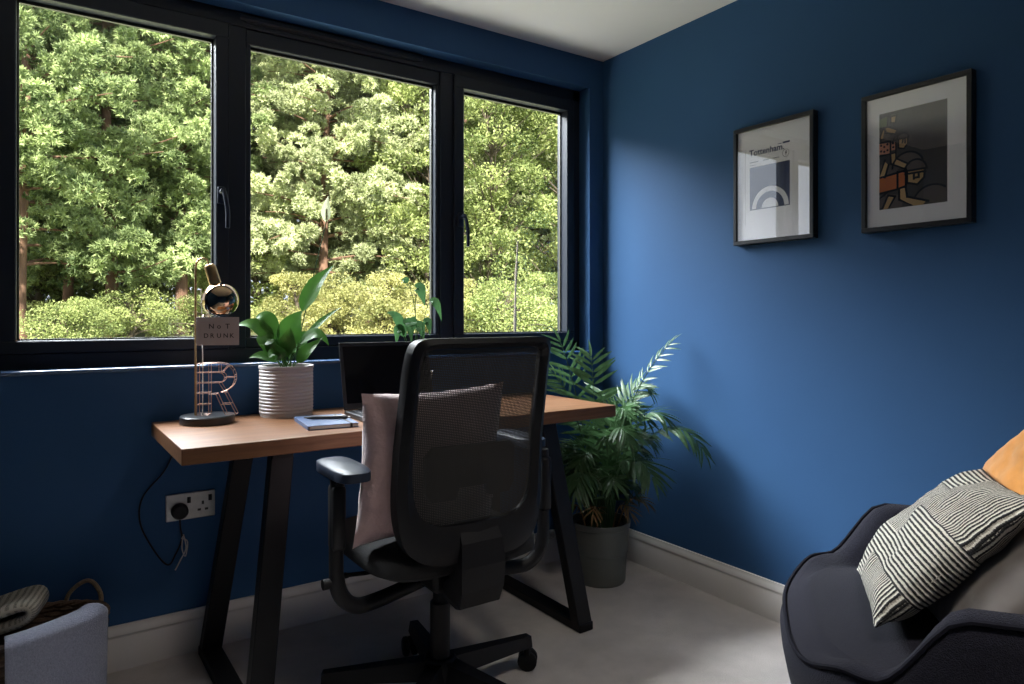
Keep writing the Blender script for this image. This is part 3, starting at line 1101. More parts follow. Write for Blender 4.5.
def cushion(name, w, h, t, M, material, n_=36, seed=1.0, wr=0.006, label=None, cat='cushion', ears=0.06, sag=0.0):
    """plump square cushion: pinched corners, two faces meeting in a seam"""
    mb = MB()
    uvs = []
    idx = {}
    for side in (1, -1):
        for j in range(n_ + 1):
            for i in range(n_ + 1):
                u, v = 2 * i / n_ - 1, 2 * j / n_ - 1
                edge = i in (0, n_) or j in (0, n_)
                if edge and side == -1:
                    idx[(side, i, j)] = idx[(1, i, j)]
                    continue
                x = u * w / 2 * (1 - ears * (1 - v * v) * abs(u) ** 3)
                y = v * h / 2 * (1 - ears * (1 - u * u) * abs(v) ** 3)
                prof = max(0.0, (1 - abs(u) ** 2.6) * (1 - abs(v) ** 2.6)) ** 0.55
                z = side * t / 2 * prof
                z += wr * nz((x * 9, y * 9, side), 1.0, seed) * (0.25 + prof) + 0.4 * wr * nz((x * 30, y * 30, side), 1.0, seed + 5)
                z += sag * (x * x - y * y)
                idx[(side, i, j)] = len(mb.v)
                mb.v.append((x, y, z))
                uvs.append(((u + 1) / 2, (v + 1) / 2))
        for j in range(n_):
            for i in range(n_):
                f = (idx[(side, i, j)], idx[(side, i + 1, j)], idx[(side, i + 1, j + 1)], idx[(side, i, j + 1)])
                mb.f.append(f if side == 1 else f[::-1])
    o = mb.build(name, material, None, smooth=True, angle=75, uvs=uvs)
    o.matrix_world = M
    if label:
        tag(o, label, cat)
    return o


def frame_of(origin, right, up):
    r_ = Vector(right).normalized()
    n__ = r_.cross(Vector(up)).normalized()
    u_ = n__.cross(r_)
    M = Matrix((r_, u_, n__)).transposed().to_4x4()
    M.translation = origin
    return M


# pink cushion standing on the office chair seat, leaning on its back
cushion('seat_cushion', 0.43, 0.40, 0.15, frame_of((CH[0] - 0.060, CH[1] - 0.068, 0.712), (-1, -0.06, -0.01), (0.06, -0.16, 1)), PINK, seed=3.0, wr=0.012,
        label='pink velvet cushion leaning inside the office chair')

# ------------------------------------------------------------------ desk lamp with wire letter
lamp = thing('desk_lamp', 'copper wire letter lamp with mirrored globe bulb on the oak desk', 'lamp', (0.412, 2.315, DZ))
mb = MB()
mb.lathe([(0, 0), (0.078, 0), (0.080, 0.002), (0.080, 0.022), (0.077, 0.025), (0, 0.025)], n=56)
mb.build('base', SLATE, lamp, smooth=True, angle=40)
# letter R cage: two outlines joined by rungs (plane turned a little towards the room)
RW, RH = 0.115, 0.160
arc = [(0.60 + 0.36 * math.sin(R(a)), 0.72 + 0.28 * math.cos(R(a))) for a in range(0, 181, 20)]
outer = [(0, 0), (0, 1), (0.30, 1)] + arc + [(0.72, 0.42), (1.0, 0.0), (0.72, 0.0), (0.48, 0.40), (0.30, 0.40), (0.30, 0.0)]
inner = [(0.30, 0.62)] + [(0.56 + 0.14 * math.sin(R(a)), 0.72 + 0.10 * math.cos(R(a))) for a in range(180, -1, -30)] + [(0.30, 0.82)]
ML = Matrix.Rotation(R(-22), 4, 'Z')
mb = MB()


def lp(p, dep):
    return ML @ Vector(((p[0] - 0.24) * RW, dep, 0.0265 + p[1] * RH))


for loop in (outer, inner):
    for dep in (-0.018, 0.018):
        mb.tube([lp(p, dep) for p in loop], 0.0013, 6, closed=True)
    for i, p in enumerate(loop):
        if loop is inner and i % 2:
            continue
        mb.tube([lp(p, -0.018), lp(p, 0.018)], 0.0011, 5)
for zf in (0.2, 0.42, 0.62, 0.82):
    for dep in (-0.018, 0.018):
        mb.tube([lp((0, zf), dep), lp((0.30, zf), dep)], 0.0011, 5)
    mb.tube([lp((0, zf), -0.018), lp((0, zf), 0.018)], 0.0011, 5)
    mb.tube([lp((0.30, zf), -0.018), lp((0.30, zf), 0.018)], 0.0011, 5)
for a, b in (((0.70, 0.72), (0.96, 0.72)), ((0.62, 0.82), (0.78, 0.95)), ((0.56, 0.62), (0.72, 0.42)), ((0.60, 0.20), (0.86, 0.20)), ((0.56, 0.82), (0.56, 1.0)), ((0.30, 0.62), (0.30, 0.40)), ((0.30, 0.82), (0.30, 1))):
    for dep in (-0.018, 0.018):
        mb.tube([lp(a, dep), lp(b, dep)], 0.0011, 5)
mb.build('wire_letter', COPPER, lamp, smooth=True)
mb = MB()
sx, sy = -0.034, 0.006
stem = [(sx, sy, 0.024), (sx, sy, 0.2), (sx, sy, 0.42), (sx + 0.001, sy, 0.488), (sx + 0.008, sy - 0.002, 0.508), (sx + 0.021, sy - 0.008, 0.514), (sx + 0.032, sy - 0.012, 0.508), (sx + 0.037, sy - 0.014, 0.492)]
mb.tube(catmull(stem, 6), 0.0032, 8)
mb.build('stem', BRASS, lamp, smooth=True)
mb = MB()
mb.tube(catmull([(sx + 0.018, sy - 0.012, 0.024), (sx + 0.019, sy - 0.012, 0.15), (sx + 0.017, sy - 0.012, 0.30), (sx + 0.015, sy - 0.006, 0.42)], 6), 0.0016, 6)
mb.build('flex', PAPER, lamp, smooth=True)
bd = Vector((0.030, -0.016, -0.112))          # from holder top to bulb centre
bt = Vector((sx + 0.037, sy - 0.014, 0.496))
ax = bd.normalized()
MQ = Matrix.Translation(bt) @ ax.to_track_quat('Z', 'Y').to_matrix().to_4x4()
mb = MB()
mb.lathe([(0, 0), (0.011, 0.0), (0.0165, 0.006), (0.0175, 0.012), (0.0180, 0.062), (0.0165, 0.066), (0, 0.066)], n=28, M=MQ)
mb.build('bulb_holder', BRASS, lamp, smooth=True, angle=50)
bc = bt + ax * 0.116
rb = 0.0545
MB2 = Matrix.Translation(bc) @ ax.to_track_quat('Z', 'Y').to_matrix().to_4x4()
mb = MB()
prof = [(0.014, -rb - 0.004), (0.016, -rb + 0.004)] + [(rb * math.sin(R(a)), -rb * math.cos(R(a))) for a in range(22, 181, 6)]
prof[-1] = (0, rb)
mb.lathe(prof, n=40, M=MB2)
mb.build('globe_bulb', MIRRORG, lamp, smooth=True, angle=60)

# card sign hanging on the lamp stem
SC = Vector((0.428, 2.243, DZ + 0.288))
sign = thing('card_sign', 'small grey card sign with hand lettering hung below the globe bulb', 'sign', SC, R(-20))
mb = MB()
mb.box((0, 0, 0), (0.122, 0.004, 0.086), 0.0008)
mb.build('card', CARD, sign)
MT = Matrix.Rotation(R(90), 4, 'X')
mb = MB()
for i, chh in enumerate('NoT'):
    text_mesh(chh, 0.021, Matrix.Translation((-0.026 + 0.024 * i, -0.0023, 0.008)) @ MT, mb, 0.0002, 0.0003)
for i, chh in enumerate('DRUNK'):
    text_mesh(chh, 0.019, Matrix.Translation((-0.040 + 0.0185 * i, -0.0023, -0.020)) @ MT, mb, 0.0002, 0.0003)
mb.build('lettering', INK, sign)
mb = MB()
mb.tube([(-0.046, 0.0, 0.036), (-0.046, 0.03, 0.05), (-0.030, 0.058, 0.052), (-0.028, 0.030, 0.05), (-0.028, 0.0, 0.036)], 0.0012, 5)
mb.build('hanging_wire', COPPER, sign)

# ------------------------------------------------------------------ leaves


def blade(mb, path, width, up=(0, 0, 1), petiole=0.25, fold=0.18, ns=18, nw=5, pr=0.0022, shape=1.0):
    """leaf blade along a path, with a thin stalk at its start"""
    pts = [Vector(p) for p in path]
    k = len(pts)

    def at(t):
        q = t * (k - 1)
        i = min(k - 2, int(q))
        return pts[i].lerp(pts[i + 1], q - i)
    if petiole > 0:
        mb.tube([at(petiole * i / 6) for i in range(7)], [pr * (1 - 0.3 * i / 6) for i in range(7)], 6)
    vs, fs = [], []
    up = Vector(up)
    for i in range(ns + 1):
        s = i / ns
        t = petiole + (1 - petiole) * s
        p = at(t)
        tg = (at(min(1, t + 0.02)) - at(max(0, t - 0.02))).normalized()
        sd = tg.cross(up)
        if sd.length < 1e-4:
            sd = tg.orthogonal()
        sd.normalize()
        nn = sd.cross(tg).normalized()
        w = width / 2 * (math.sin(math.pi * min(1, s ** 0.75)) ** shape) * (1 - 0.25 * s) + 0.0006
        for j in range(nw):
            c = 2 * j / (nw - 1) - 1
            vs.append(p + sd * w * c + nn * (abs(c) * w * fold + 0.05 * w * math.sin(s * 14) * abs(c)))
    for i in range(ns):
        for j in range(nw - 1):
            fs.append((i * nw + j, i * nw + j + 1, (i + 1) * nw + j + 1, (i + 1) * nw + j))
    mb.add(vs, fs)


YAW = R(-34.0)      # plant frames: local x runs across the view, local y away from it


def ribbed_pot(mb, r, h, n_rib, r_in):
    prof = [(0, 0), (r * 0.97, 0)]
    z0, z1 = h * 0.06, h * 0.93
    prof.append((r * 0.985, z0))
    for i in range(n_rib):
        za = z0 + (z1 - z0) * i / n_rib
        dz = (z1 - z0) / n_rib
        prof += [(r * 0.985, za + dz * 0.1), (r * 1.01, za + dz * 0.35), (r * 1.01, za + dz * 0.65), (r * 0.985, za + dz * 0.9)]
    prof += [(r * 0.985, z1), (r * 1.03, h * 0.955), (r * 1.03, h), (r_in, h), (r_in, h * 0.84), (0, h * 0.84)]
    mb.lathe(prof, n=56)


lily = thing('peace_lily', 'flowering peace lily in a ribbed cream pot on the oak desk', 'potted plant', (0.665, 2.348, DZ), YAW)
mb = MB()
ribbed_pot(mb, 0.0865, 0.168, 13, 0.080)
mb.build('pot', POTW, lily, smooth=True, angle=30)
mb = MB()
mb.lathe([(0, 0.150), (0.04, 0.149), (0.0795, 0.146), (0.0795, 0.140), (0, 0.140)], n=30)
mb.build('soil', SOIL, lily)
# (tip across, tip away, tip height), (mid ...), width
lv = [((0.159, 0.01, 0.507), (0.030, 0.0, 0.400), 0.062, 0.46), ((0.060, -0.02, 0.352), (0.000, -0.01, 0.290), 0.082, 0.30),
      ((-0.105, 0.0, 0.325), (-0.055, 0.0, 0.375), 0.056, 0.30), ((-0.160, -0.03, 0.300), (-0.070, -0.02, 0.350), 0.048, 0.30),
      ((-0.045, -0.04, 0.190), (-0.085, -0.02, 0.345), 0.058, 0.38), ((-0.110, -0.04, 0.195), (-0.060, -0.03, 0.225), 0.034, 0.25),
      ((0.180, 0.02, 0.365), (0.060, 0.0, 0.290), 0.026, 0.40), ((0.152, -0.03, 0.235), (0.090, -0.01, 0.345), 0.042, 0.30),
      ((0.130, -0.03, 0.262), (0.055, -0.03, 0.200), 0.046, 0.28), ((0.028, -0.05, 0.300), (0.018, -0.03, 0.230), 0.060, 0.30),
      ((-0.020, -0.05, 0.250), (-0.025, -0.03, 0.230), 0.052, 0.25), ((-0.060, 0.03, 0.300), (-0.03, 0.02, 0.260), 0.060, 0.30),
      ((0.075, 0.03, 0.280), (0.030, 0.02, 0.260), 0.060, 0.30), ((-0.080, -0.04, 0.240), (-0.04, -0.02, 0.260), 0.050, 0.30),
      ((0.050, -0.06, 0.215), (0.030, -0.03, 0.230), 0.044, 0.25), ((-0.035, -0.07, 0.195), (-0.025, -0.04, 0.240), 0.044, 0.25)]
for i, (tip, mid, w, pe) in enumerate(lv):
    mb = MB()
    b0 = (0.012 * math.cos(i * 2.4), 0.012 * math.sin(i * 2.4), 0.148)
    blade(mb, bez(b0, mid, tip, 24), w * 1.15, up=(0.2 * math.sin(i * 1.7), -0.75, 0.6), petiole=pe, fold=0.2)
    mb.build('leaf', LILY, lily, smooth=True, angle=80)
mb = MB()
fs_ = bez((0.02, 0.0, 0.148), (0.075, 0.01, 0.42), (0.1285, 0.03, 0.665), 24)
mb.tube(fs_, 0.0019, 6)
fl = mb.build('flower_stem', LILYD, lily, smooth=True)
mb = MB()
blade(mb, bez((0.127, 0.03, 0.655), (0.124, 0.02, 0.70), (0.134, 0.03, 0.745), 12), 0.034, up=(0.3, -1, 0), petiole=0.0, fold=0.7, ns=12)
mb.build('spathe', SPATHE, fl, smooth=True, angle=80)
mb = MB()
mb.tube([(0.1285, 0.026, 0.662), (0.131, 0.018, 0.70)], [0.0045, 0.003], 8)
mb.build('spadix', SPATHE, fl, smooth=True)

# younger lily behind the laptop
lil2 = thing('young_lily', 'young leafy plant in a small pot behind the laptop', 'potted plant', (1.150, 2.352, DZ), YAW)
mb = MB()
mb.lathe([(0, 0), (0.045, 0), (0.062, 0.11), (0.064, 0.125), (0.058, 0.125), (0.056, 0.11), (0, 0.11)], n=36)
mb.build('pot', POTW, lil2, smooth=True, angle=40)
mb = MB()
mb.lathe([(0, 0.113), (0.0555, 0.111), (0.0555, 0.105), (0, 0.105)], n=24)
mb.build('soil', SOIL, lil2)
for i, (tip, mid, w, pe) in enumerate([((-0.055, 0.0, 0.47), (0.005, 0, 0.49), 0.030, 0.78), ((0.035, -0.01, 0.37), (-0.02, 0, 0.60), 0.046, 0.60),
                                       ((0.098, -0.01, 0.315), (0.045, 0, 0.54), 0.034, 0.58), ((-0.110, -0.01, 0.345), (-0.05, 0, 0.365), 0.040, 0.35),
                                       ((-0.070, -0.02, 0.215), (-0.075, -0.01, 0.40), 0.036, 0.35), ((-0.015, -0.02, 0.235), (-0.03, -0.01, 0.44), 0.056, 0.45),
                                       ((0.055, -0.02, 0.26), (0.04, -0.01, 0.42), 0.032, 0.5), ((0.03, 0.0, 0.24), (-0.005, 0.0, 0.40), 0.044, 0.45)]):
    mb = MB()
    blade(mb, bez((0.008 * math.cos(i), 0.008 * math.sin(i), 0.11), mid, tip, 26), w * 1.1, up=(0.2, -0.8, 0.5), petiole=pe, fold=0.2, pr=0.0018)
    mb.build('leaf', LILYD, lil2, smooth=True, angle=80)

# ------------------------------------------------------------------ laptop, notebook, pen
lap = thing('laptop', 'open black laptop on the desk half hidden by the office chair', 'laptop', (0.985, 2.105, DZ), R(-1))
mb = MB()
mb.box((0, 0, 0.009), (0.335, 0.225, 0.016), 0.004)
bs = mb.build('base', LAPTOP, lap)
km = MB().box((0, 0, 0), (0.0165, 0.0155, 0.003), 0.001, seg=1).mesh('key')
km.materials.append(KEYS)
for r_ in range(5):
    for c in range(15):
        link('key', km, None, bs, (-0.140 + 0.020 * c, 0.075 - 0.0195 * r_, 0.0185))
mb = MB()
mb.box((0, -0.072, 0.0174), (0.105, 0.062, 0.001))
mb.build('trackpad', SCREEN, bs)
th = R(14)
ML2 = Matrix.Translation((0, 0.108, 0.016)) @ Matrix.Rotation(-th, 4, 'X')
mb = MB()
mb.box((0, 0.004, 0.118), (0.335, 0.008, 0.232), 0.003, M=ML2)
lid = mb.build('lid', LAPTOP, lap)
mb = MB()
mb.box((0, -0.0005, 0.122), (0.312, 0.0012, 0.196), M=ML2)
mb.build('screen', SCREEN, lid)
mb = MB()
mb.tube([(-0.12, 0.110, 0.016), (0.12, 0.110, 0.016)], 0.006, 10)
mb.build('hinge', LAPTOP, lap, smooth=True)

nb = thing('notebook', 'closed blue notebook with elastic band beside the cream pot', 'notebook', (0.712, 2.088, DZ), R(-6))
mb = MB()
mb.box((0.002, 0, 0.0065), (0.142, 0.206, 0.0085), 0.0005)
mb.build('pages', PAPER, nb)
mb = MB()
mb.box((0, 0, 0.0012), (0.15, 0.214, 0.0022), 0.001)
mb.box((0, 0, 0.0118), (0.15, 0.214, 0.0022), 0.001)
mb.box((-0.0745, 0, 0.0065), (0.002, 0.214, 0.0125), 0.0008)
mb.build('cover', NOTEB, nb)
mb = MB()
mb.box((0.052, 0, 0.0133), (0.007, 0.2155, 0.0008))
mb.box((0.052, -0.1075, 0.0065), (0.007, 0.0008, 0.014))
mb.box((0.052, 0.1075, 0.0065), (0.007, 0.0008, 0.014))
mb.build('elastic_band', INK, nb)
pen = thing('pen', 'dark ballpoint pen lying across the blue notebook', 'pen', (0.712, 2.085, DZ + 0.0195), R(-30))
mb = MB()
MP = Matrix.Rotation(R(90), 4, 'Y')
mb.lathe([(0, -0.068), (0.0012, -0.068), (0.004, -0.052), (0.0052, -0.04), (0.0055, 0.03), (0.0052, 0.062), (0.003, 0.066), (0, 0.066)], n=16, M=MP)
mb.build('barrel', INK, pen, smooth=True)
mb = MB()
mb.box((0.042, 0, 0.0062), (0.04, 0.003, 0.0012), 0.0004)
mb.lathe([(0, 0.066), (0.0028, 0.066), (0.0028, 0.074), (0, 0.074)], n=12, M=MP)
mb.build('clip', SOCKM, pen)

# ------------------------------------------------------------------ wall socket, plug, flex
sk = thing('wall_socket', 'steel double wall socket on the navy wall under the desk', 'socket', (0.384, YW, 0.477))
mb = MB()
mb.box((0, -0.005, 0), (0.147, 0.009, 0.086), 0.003)
mb.build('plate', SOCKM, sk)
for cx in (0.036,):
    for (dx, dz, w, h) in ((0, 0.012, 0.007, 0.011), (-0.011, -0.010, 0.010, 0.007), (0.011, -0.010, 0.010, 0.007)):
        mb = MB()
        mb.box((cx + dx, -0.0098, dz - 0.006), (w, 0.0014, h))
        mb.build('pin_hole', INK, sk)
for cx in (-0.006, 0.058):
    mb = MB()
    mb.box((cx, -0.0108, 0.020), (0.011, 0.004, 0.020), 0.0015)
    mb.build('switch', BLACKP, sk)
for cx in (-0.060, 0.064):
    mb = MB()
    mb.lathe([(0, 0), (0.003, 0), (0.003, 0.0012), (0, 0.0012)], n=12, M=Matrix.Translation((cx, -0.0095, 0)) @ Matrix.Rotation(R(90), 4, 'X'))
    mb.build('screw', SOCKM, sk)
pl = thing('power_plug', 'round black plug in the steel wall socket with trailing lead', 'plug', (0.349, YW - 0.012, 0.467))
mb = MB()
MX = Matrix.Rotation(R(90), 4, 'X')
mb.lathe([(0, -0.001), (0.024, -0.001), (0.0255, 0.004), (0.0245, 0.022), (0.020, 0.030), (0, 0.032)], n=28, M=MX)
mb.build('plug_body', BLACKP, pl, smooth=True, angle=45)
mb = MB()
mb.tube(catmull([(0, -0.012, -0.024), (0.002, -0.012, -0.055), (0.006, -0.010, -0.09), (-0.012, -0.010, -0.135), (-0.035, -0.010, -0.165), (-0.075, -0.008, -0.11), (-0.112, -0.006, -0.02),
                 (-0.105, -0.004, 0.06), (-0.04, -0.002, 0.14), (-0.01, -0.002, 0.22), (-0.006, 0.002, 0.262)], 8), 0.0028, 7)
mb.build('lead', BLACKP, pl, smooth=True)
mb = MB()
mb.tube(catmull([(0.010, -0.014, -0.075), (0.018, -0.014, -0.12), (0.002, -0.014, -0.155), (-0.014, -0.014, -0.185)], 6), 0.0022, 6)
mb.tube(catmull([(0.004, -0.016, -0.085), (0.022, -0.016, -0.10), (0.016, -0.016, -0.145), (0.006, -0.016, -0.12), (0.008, -0.016, -0.08)], 6), 0.0020, 6)
mb.build('bundled_lead', CARD, pl, smooth=True)
# ------------------------------------------------------------------ palm in the corner
palm = thing('potted_palm', 'bushy parlour palm in a sage pot in the corner by the desk', 'potted plant', (1.905, 2.165, 0), YAW)
mb = MB()
mb.lathe([(0, 0), (0.100, 0), (0.104, 0.006), (0.110, 0.120), (0.1135, 0.124), (0.118, 0.225), (0.123, 0.228), (0.1255, 0.25), (0.118, 0.25), (0.113, 0.215), (0, 0.215)], n=56)
mb.build('pot', POTG, palm, smooth=True, angle=30)
mb = MB()
mb.lathe([(0, 0.222), (0.06, 0.221), (0.113, 0.217), (0.113, 0.212), (0, 0.212)], n=30)
mb.build('soil', SOIL, palm)


def leaflet_mesh(seed):
    mb = MB()
    L = 1.0
    path = [(0, t * L, -0.16 * t * t * (1 + 0.5 * seed)) for t in [i / 8 for i in range(9)]]
    blade(mb, path, 0.135, up=(0, 0, 1), petiole=0.0, fold=0.25, ns=8, nw=3, shape=0.8)
    me = mb.mesh('leaflet', True, 80)
    me.materials.append(PALM)
    return me


LFM = [leaflet_mesh(0), leaflet_mesh(1), leaflet_mesh(2)]
LFDRY = LFM[0].copy()
LFDRY.materials.clear()
LFDRY.materials.append(PALMDRY)


def frond(base, mid, tip, nl, ll, single, dry=False, start=0.38, droop=0.35):
    """rachis with paired leaflets; leaflets are sub-parts on the fronds that show most"""
    path = bez(base, mid, tip, 40)
    mb = MB()
    mb.tube(path[::3] + [path[-1]], [0.0038 - 0.0026 * i / 13 for i in range(len(path[::3]) + 1)], 6)
    mats_ = []
    for i in range(nl):
        s = i / (nl - 1)
        t = start + (1 - start) * s
        k = min(38, int(t * 39))
        p = path[k]
        tg = (path[k + 1] - path[max(0, k - 1)]).normalized()
        up = Vector((0, -0.25, 1))
        sd = tg.cross(up)
        if sd.length < 0.05:
            sd = tg.cross(Vector((0, -1, 0.2)))
        sd.normalize()
        nn = sd.cross(tg).normalized()
        L = ll * (0.55 + 0.6 * math.sin(math.pi * (0.12 + 0.75 * s))) * random_.uniform(0.9, 1.1)
        for side in (-1, 1):
            if i == nl - 1 and side == 1:
                dr = tg
            else:
                ang = 0.95 - 0.35 * s
                dr = (sd * side * math.sin(ang) + tg * math.cos(ang) + nn * 0.18 - Vector((0, 0, droop * random_.uniform(0.5, 1.3)))).normalized()
            y = dr
            x = y.cross(nn).normalized()
            z = x.cross(y)
            M = Matrix((x, y, z)).transposed().to_4x4()
            M.translation = p
            PW = Matrix.Translation((1.905, 2.165, 0)) @ Matrix.Rotation(YAW, 4, 'Z')
            for _ in range(12):
                tp_ = PW @ (p + dr * L)
                if tp_.x < XR - 0.02 and tp_.y < YW - 0.03 and not (tp_.x < 1.79 and tp_.y > 1.87 and 0.69 < tp_.z < 0.79):
                    break
                L *= 0.8
            mats_.append(M @ Matrix.Diagonal((L * random_.uniform(0.9, 1.25), L, L, 1)))
    if not single:
        for M in mats_:
            src = LFM[0]
            mb.add([v.co for v in src.vertices], [tuple(q.vertices) for q in src.polygons], M)
        mb.build('frond', PALMDRY if dry else PALM, palm, smooth=True, angle=80)
    else:
        o = mb.build('frond', PALM, palm, smooth=True)
        for i, M in enumerate(mats_):
            c = link('leaflet', LFDRY if dry else LFM[i % 3], None, o)
            c.matrix_basis = M


random_ = random.Random(12)
B0 = lambda a, r=0.035: (r * math.cos(a), r * math.sin(a), 0.215)
# (mid), (tip): across, away, up
fr_main = [
    ((0.03, -0.06, 0.74), (0.290, -0.085, 1.005), 14, 0.075, 0.52),
    ((-0.09, 0.0, 0.80), (-0.165, 0.06, 0.995), 12, 0.115, 0.35),
    ((-0.06, -0.02, 0.74), (-0.205, 0.03, 0.865), 10, 0.110, 0.4),
    ((0.22, -0.14, 0.86), (0.370, -0.24, 0.570), 13, 0.105, 0.45),
    ((0.13, -0.10, 0.83), (0.235, -0.18, 0.690), 12, 0.110, 0.35),
    ((-0.08, -0.16, 0.62), (-0.130, -0.27, 0.430), 12, 0.115, 0.38),
    ((0.02, -0.12, 0.78), (0.075, -0.24, 0.630), 12, 0.120, 0.38),
    ((0.10, -0.14, 0.66), (0.165, -0.26, 0.480), 12, 0.120, 0.38),
    ((-0.02, 0.0, 0.80), (-0.030, 0.07, 0.930), 11, 0.110, 0.40),
    ((0.06, 0.02, 0.72), (0.170, 0.03, 0.800), 11, 0.110, 0.40),
]
for i, (md, tp, nl, ll, st) in enumerate(fr_main):
    frond(B0(i * 1.3), md, tp, nl, ll, True, start=st)
for i in range(40):
    a = i * 2.399 + 0.5
    rr = random_.uniform(0.12, 0.23)
    h = random_.uniform(0.34, 0.80)
    ca, sa = math.cos(a) * rr, min(0.13, math.sin(a) * rr)
    if ca > 0.1:
        sa = min(sa, -0.02)
    if ca < -0.08 and h > 0.54:
        h = random_.uniform(0.36, 0.54)
    frond(B0(a, 0.05), (ca * 0.45, sa * 0.45, h + random_.uniform(0.06, 0.18)), (ca, sa, h), 11, 0.100, False, start=0.3)
for a, rr, h in ((-0.35, 0.20, 0.33), (3.6, 0.17, 0.30), (-0.9, 0.17, 0.31), (4.4, 0.16, 0.31)):
    frond(B0(a, 0.07), (math.cos(a) * rr * 0.6, math.sin(a) * rr * 0.6, h + 0.08), (math.cos(a) * rr, math.sin(a) * rr, h), 6, 0.07, False, True, start=0.35)

# ------------------------------------------------------------------ framed pictures on the right wall


def picture(label, y_far, y_near, z0, z1):
    w, h = y_far - y_near, z1 - z0
    t = thing('framed_picture', label, 'picture', (XR, (y_far + y_near) / 2, z0), R(-90), 'framed prints on the blue wall')
    # local: x runs along -Y (left to right as seen), y towards the wall is +, front is -y
    fw, dp = 0.0145, 0.030
    mb = MB()
    for (cx, cz, sx_, sz_) in ((0, fw / 2, w, fw), (0, h - fw / 2, w, fw), (-w / 2 + fw / 2, h / 2, fw, h - 2 * fw), (w / 2 - fw / 2, h / 2, fw, h - 2 * fw)):
        mb.box((cx, -dp / 2, cz), (sx_, dp, sz_), 0.0015, seg=1)
    mb.build('frame', PFRAME, t)
    mb = MB()
    mb.box((0, -0.0095, h / 2), (w - 2 * fw, 0.017, h - 2 * fw))
    mt = mb.build('mount', WHITEP, t)
    mb = MB()
    mb.box((0, -0.0245, h / 2), (w - 2 * fw, 0.002, h - 2 * fw))
    mb.build('glass_pane', PGLASS, t)
    return t, mt, w, h


def flat(parent, name, material, polys, layer):
    """printed shapes: thin cut-outs on the mount, layer gives their order"""
    mb = MB()
    y = -0.0182 - 0.0003 * layer
    for poly in polys:
        vs_ = [(x, y, z) for x, z in poly]
        mb.add(vs_, [tuple(range(len(vs_)))])
    o = mb.build(name, material, parent)
    return o


def ring_poly(cx, cz, r0, r1, a0, a1, n_=28):
    return [(cx + r1 * math.cos(R(a0 + (a1 - a0) * i / n_)), cz + r1 * math.sin(R(a0 + (a1 - a0) * i / n_))) for i in range(n_ + 1)] + \
           [(cx + r0 * math.cos(R(a1 - (a1 - a0) * i / n_)), cz + r0 * math.sin(R(a1 - (a1 - a0) * i / n_))) for i in range(n_ + 1)]


def quads_of_ring(cx, cz, r0, r1, a0, a1, n_=28):
    out = []
    for i in range(n_):
        b0, b1 = R(a0 + (a1 - a0) * i / n_), R(a0 + (a1 - a0) * (i + 1) / n_)
        out.append([(cx + r0 * math.cos(b0), cz + r0 * math.sin(b0)), (cx + r1 * math.cos(b0), cz + r1 * math.sin(b0)),
                    (cx + r1 * math.cos(b1), cz + r1 * math.sin(b1)), (cx + r0 * math.cos(b1), cz + r0 * math.sin(b1))])
    return out


MTX = Matrix.Rotation(R(90), 4, 'X')
t, mt, w, h = picture('black framed white print with navy block and white arches, nearer the window', 1.683, 1.355, 1.362, 1.797)
# poster area: x from -0.095 to 0.080, z from 0.10 to 0.345
flat(mt, 'print_block', NAVYP, [[(-0.098, 0.125), (0.068, 0.125), (0.068, 0.283), (-0.098, 0.283)]], 0)
flat(mt, 'print_arches', WHITEP, quads_of_ring(-0.012, 0.128, 0.058, 0.076, 0, 180) + quads_of_ring(-0.012, 0.128, 0.0, 0.034, 0, 180, 20), 1)
flat(mt, 'print_lines', INK, [[(-0.118, 0.07), (-0.1172, 0.07), (-0.1172, 0.357), (-0.118, 0.357)]] + quads_of_ring(0.052, 0.311, 0.0125, 0.0138, 0, 360, 30)
     + [[(0.049, 0.311), (0.053, 0.319), (0.056, 0.319), (0.053, 0.313), (0.057, 0.313), (0.049, 0.302), (0.052, 0.310)]], 1)
mb = MB()
text_mesh('Tottenham.', 0.031, Matrix.Translation((-0.100, -0.0184, 0.326)) @ MTX, mb, 0.0006, 0.0002)
mb.build('lettering', NAVYP, mt)

flat(mt, 'print_captions', NAVYP, [[(x0, z0), (x1, z0), (x1, z1), (x0, z1)] for x0, x1, z0, z1 in ((0.020, 0.036, 0.3475, 0.3495), (0.040, 0.068, 0.346, 0.3525),
     (-0.098, -0.062, 0.3005, 0.3025), (-0.040, -0.018, 0.3005, 0.3025), (0.0, 0.026, 0.3005, 0.3025), (-0.098, -0.070, 0.290, 0.2915))], 1)
t, mt, w, h = picture('black framed charcoal print of helmeted cyclists in a white mount', 1.190, 0.873, 1.360, 1.792)
# art panel; art coordinates 0..1 across and up
AX0, AX1, AZ0, AZ1 = -0.106, 0.090, 0.068, 0.367


def A(u, v):
    return (AX0 + (AX1 - AX0) * u, AZ0 + (AZ1 - AZ0) * v)


def P(*uv):
    return [A(u, v) for u, v in uv]


def thick(u0, v0, u1, v1, wd=0.011):
    a, b = Vector(A(u0, v0)), Vector(A(u1, v1))
    d = (b - a).normalized()
    s = Vector((-d.y, d.x)) * wd / 4
    d = d * wd / 5
    cl_ = lambda p: (min(AX1, max(AX0, p.x)), min(AZ1, max(AZ0, p.y)))
    return [cl_(a - d + s), cl_(a - d - s), cl_(b + d - s), cl_(b + d + s)]


def arcs(u, v, r, a0, a1, wd=0.006, n_=16):
    c = A(u, v)
    return quads_of_ring(c[0], c[1], r - wd / 2, r + wd / 2, a0, a1, n_)


flat(mt, 'print_panel', ARTGREY, [P((0, 0), (1, 0), (1, 1), (0, 1))], 0)
ARTG2 = mat('print_mid_grey', (0.115, 0.098, 0.088), 0.7, var=0.04)


def disc(u, v, r, a0=0, a1=360, n_=20):
    c = A(u, v)
    return quads_of_ring(c[0], c[1], 0.0, r, a0, a1, n_)


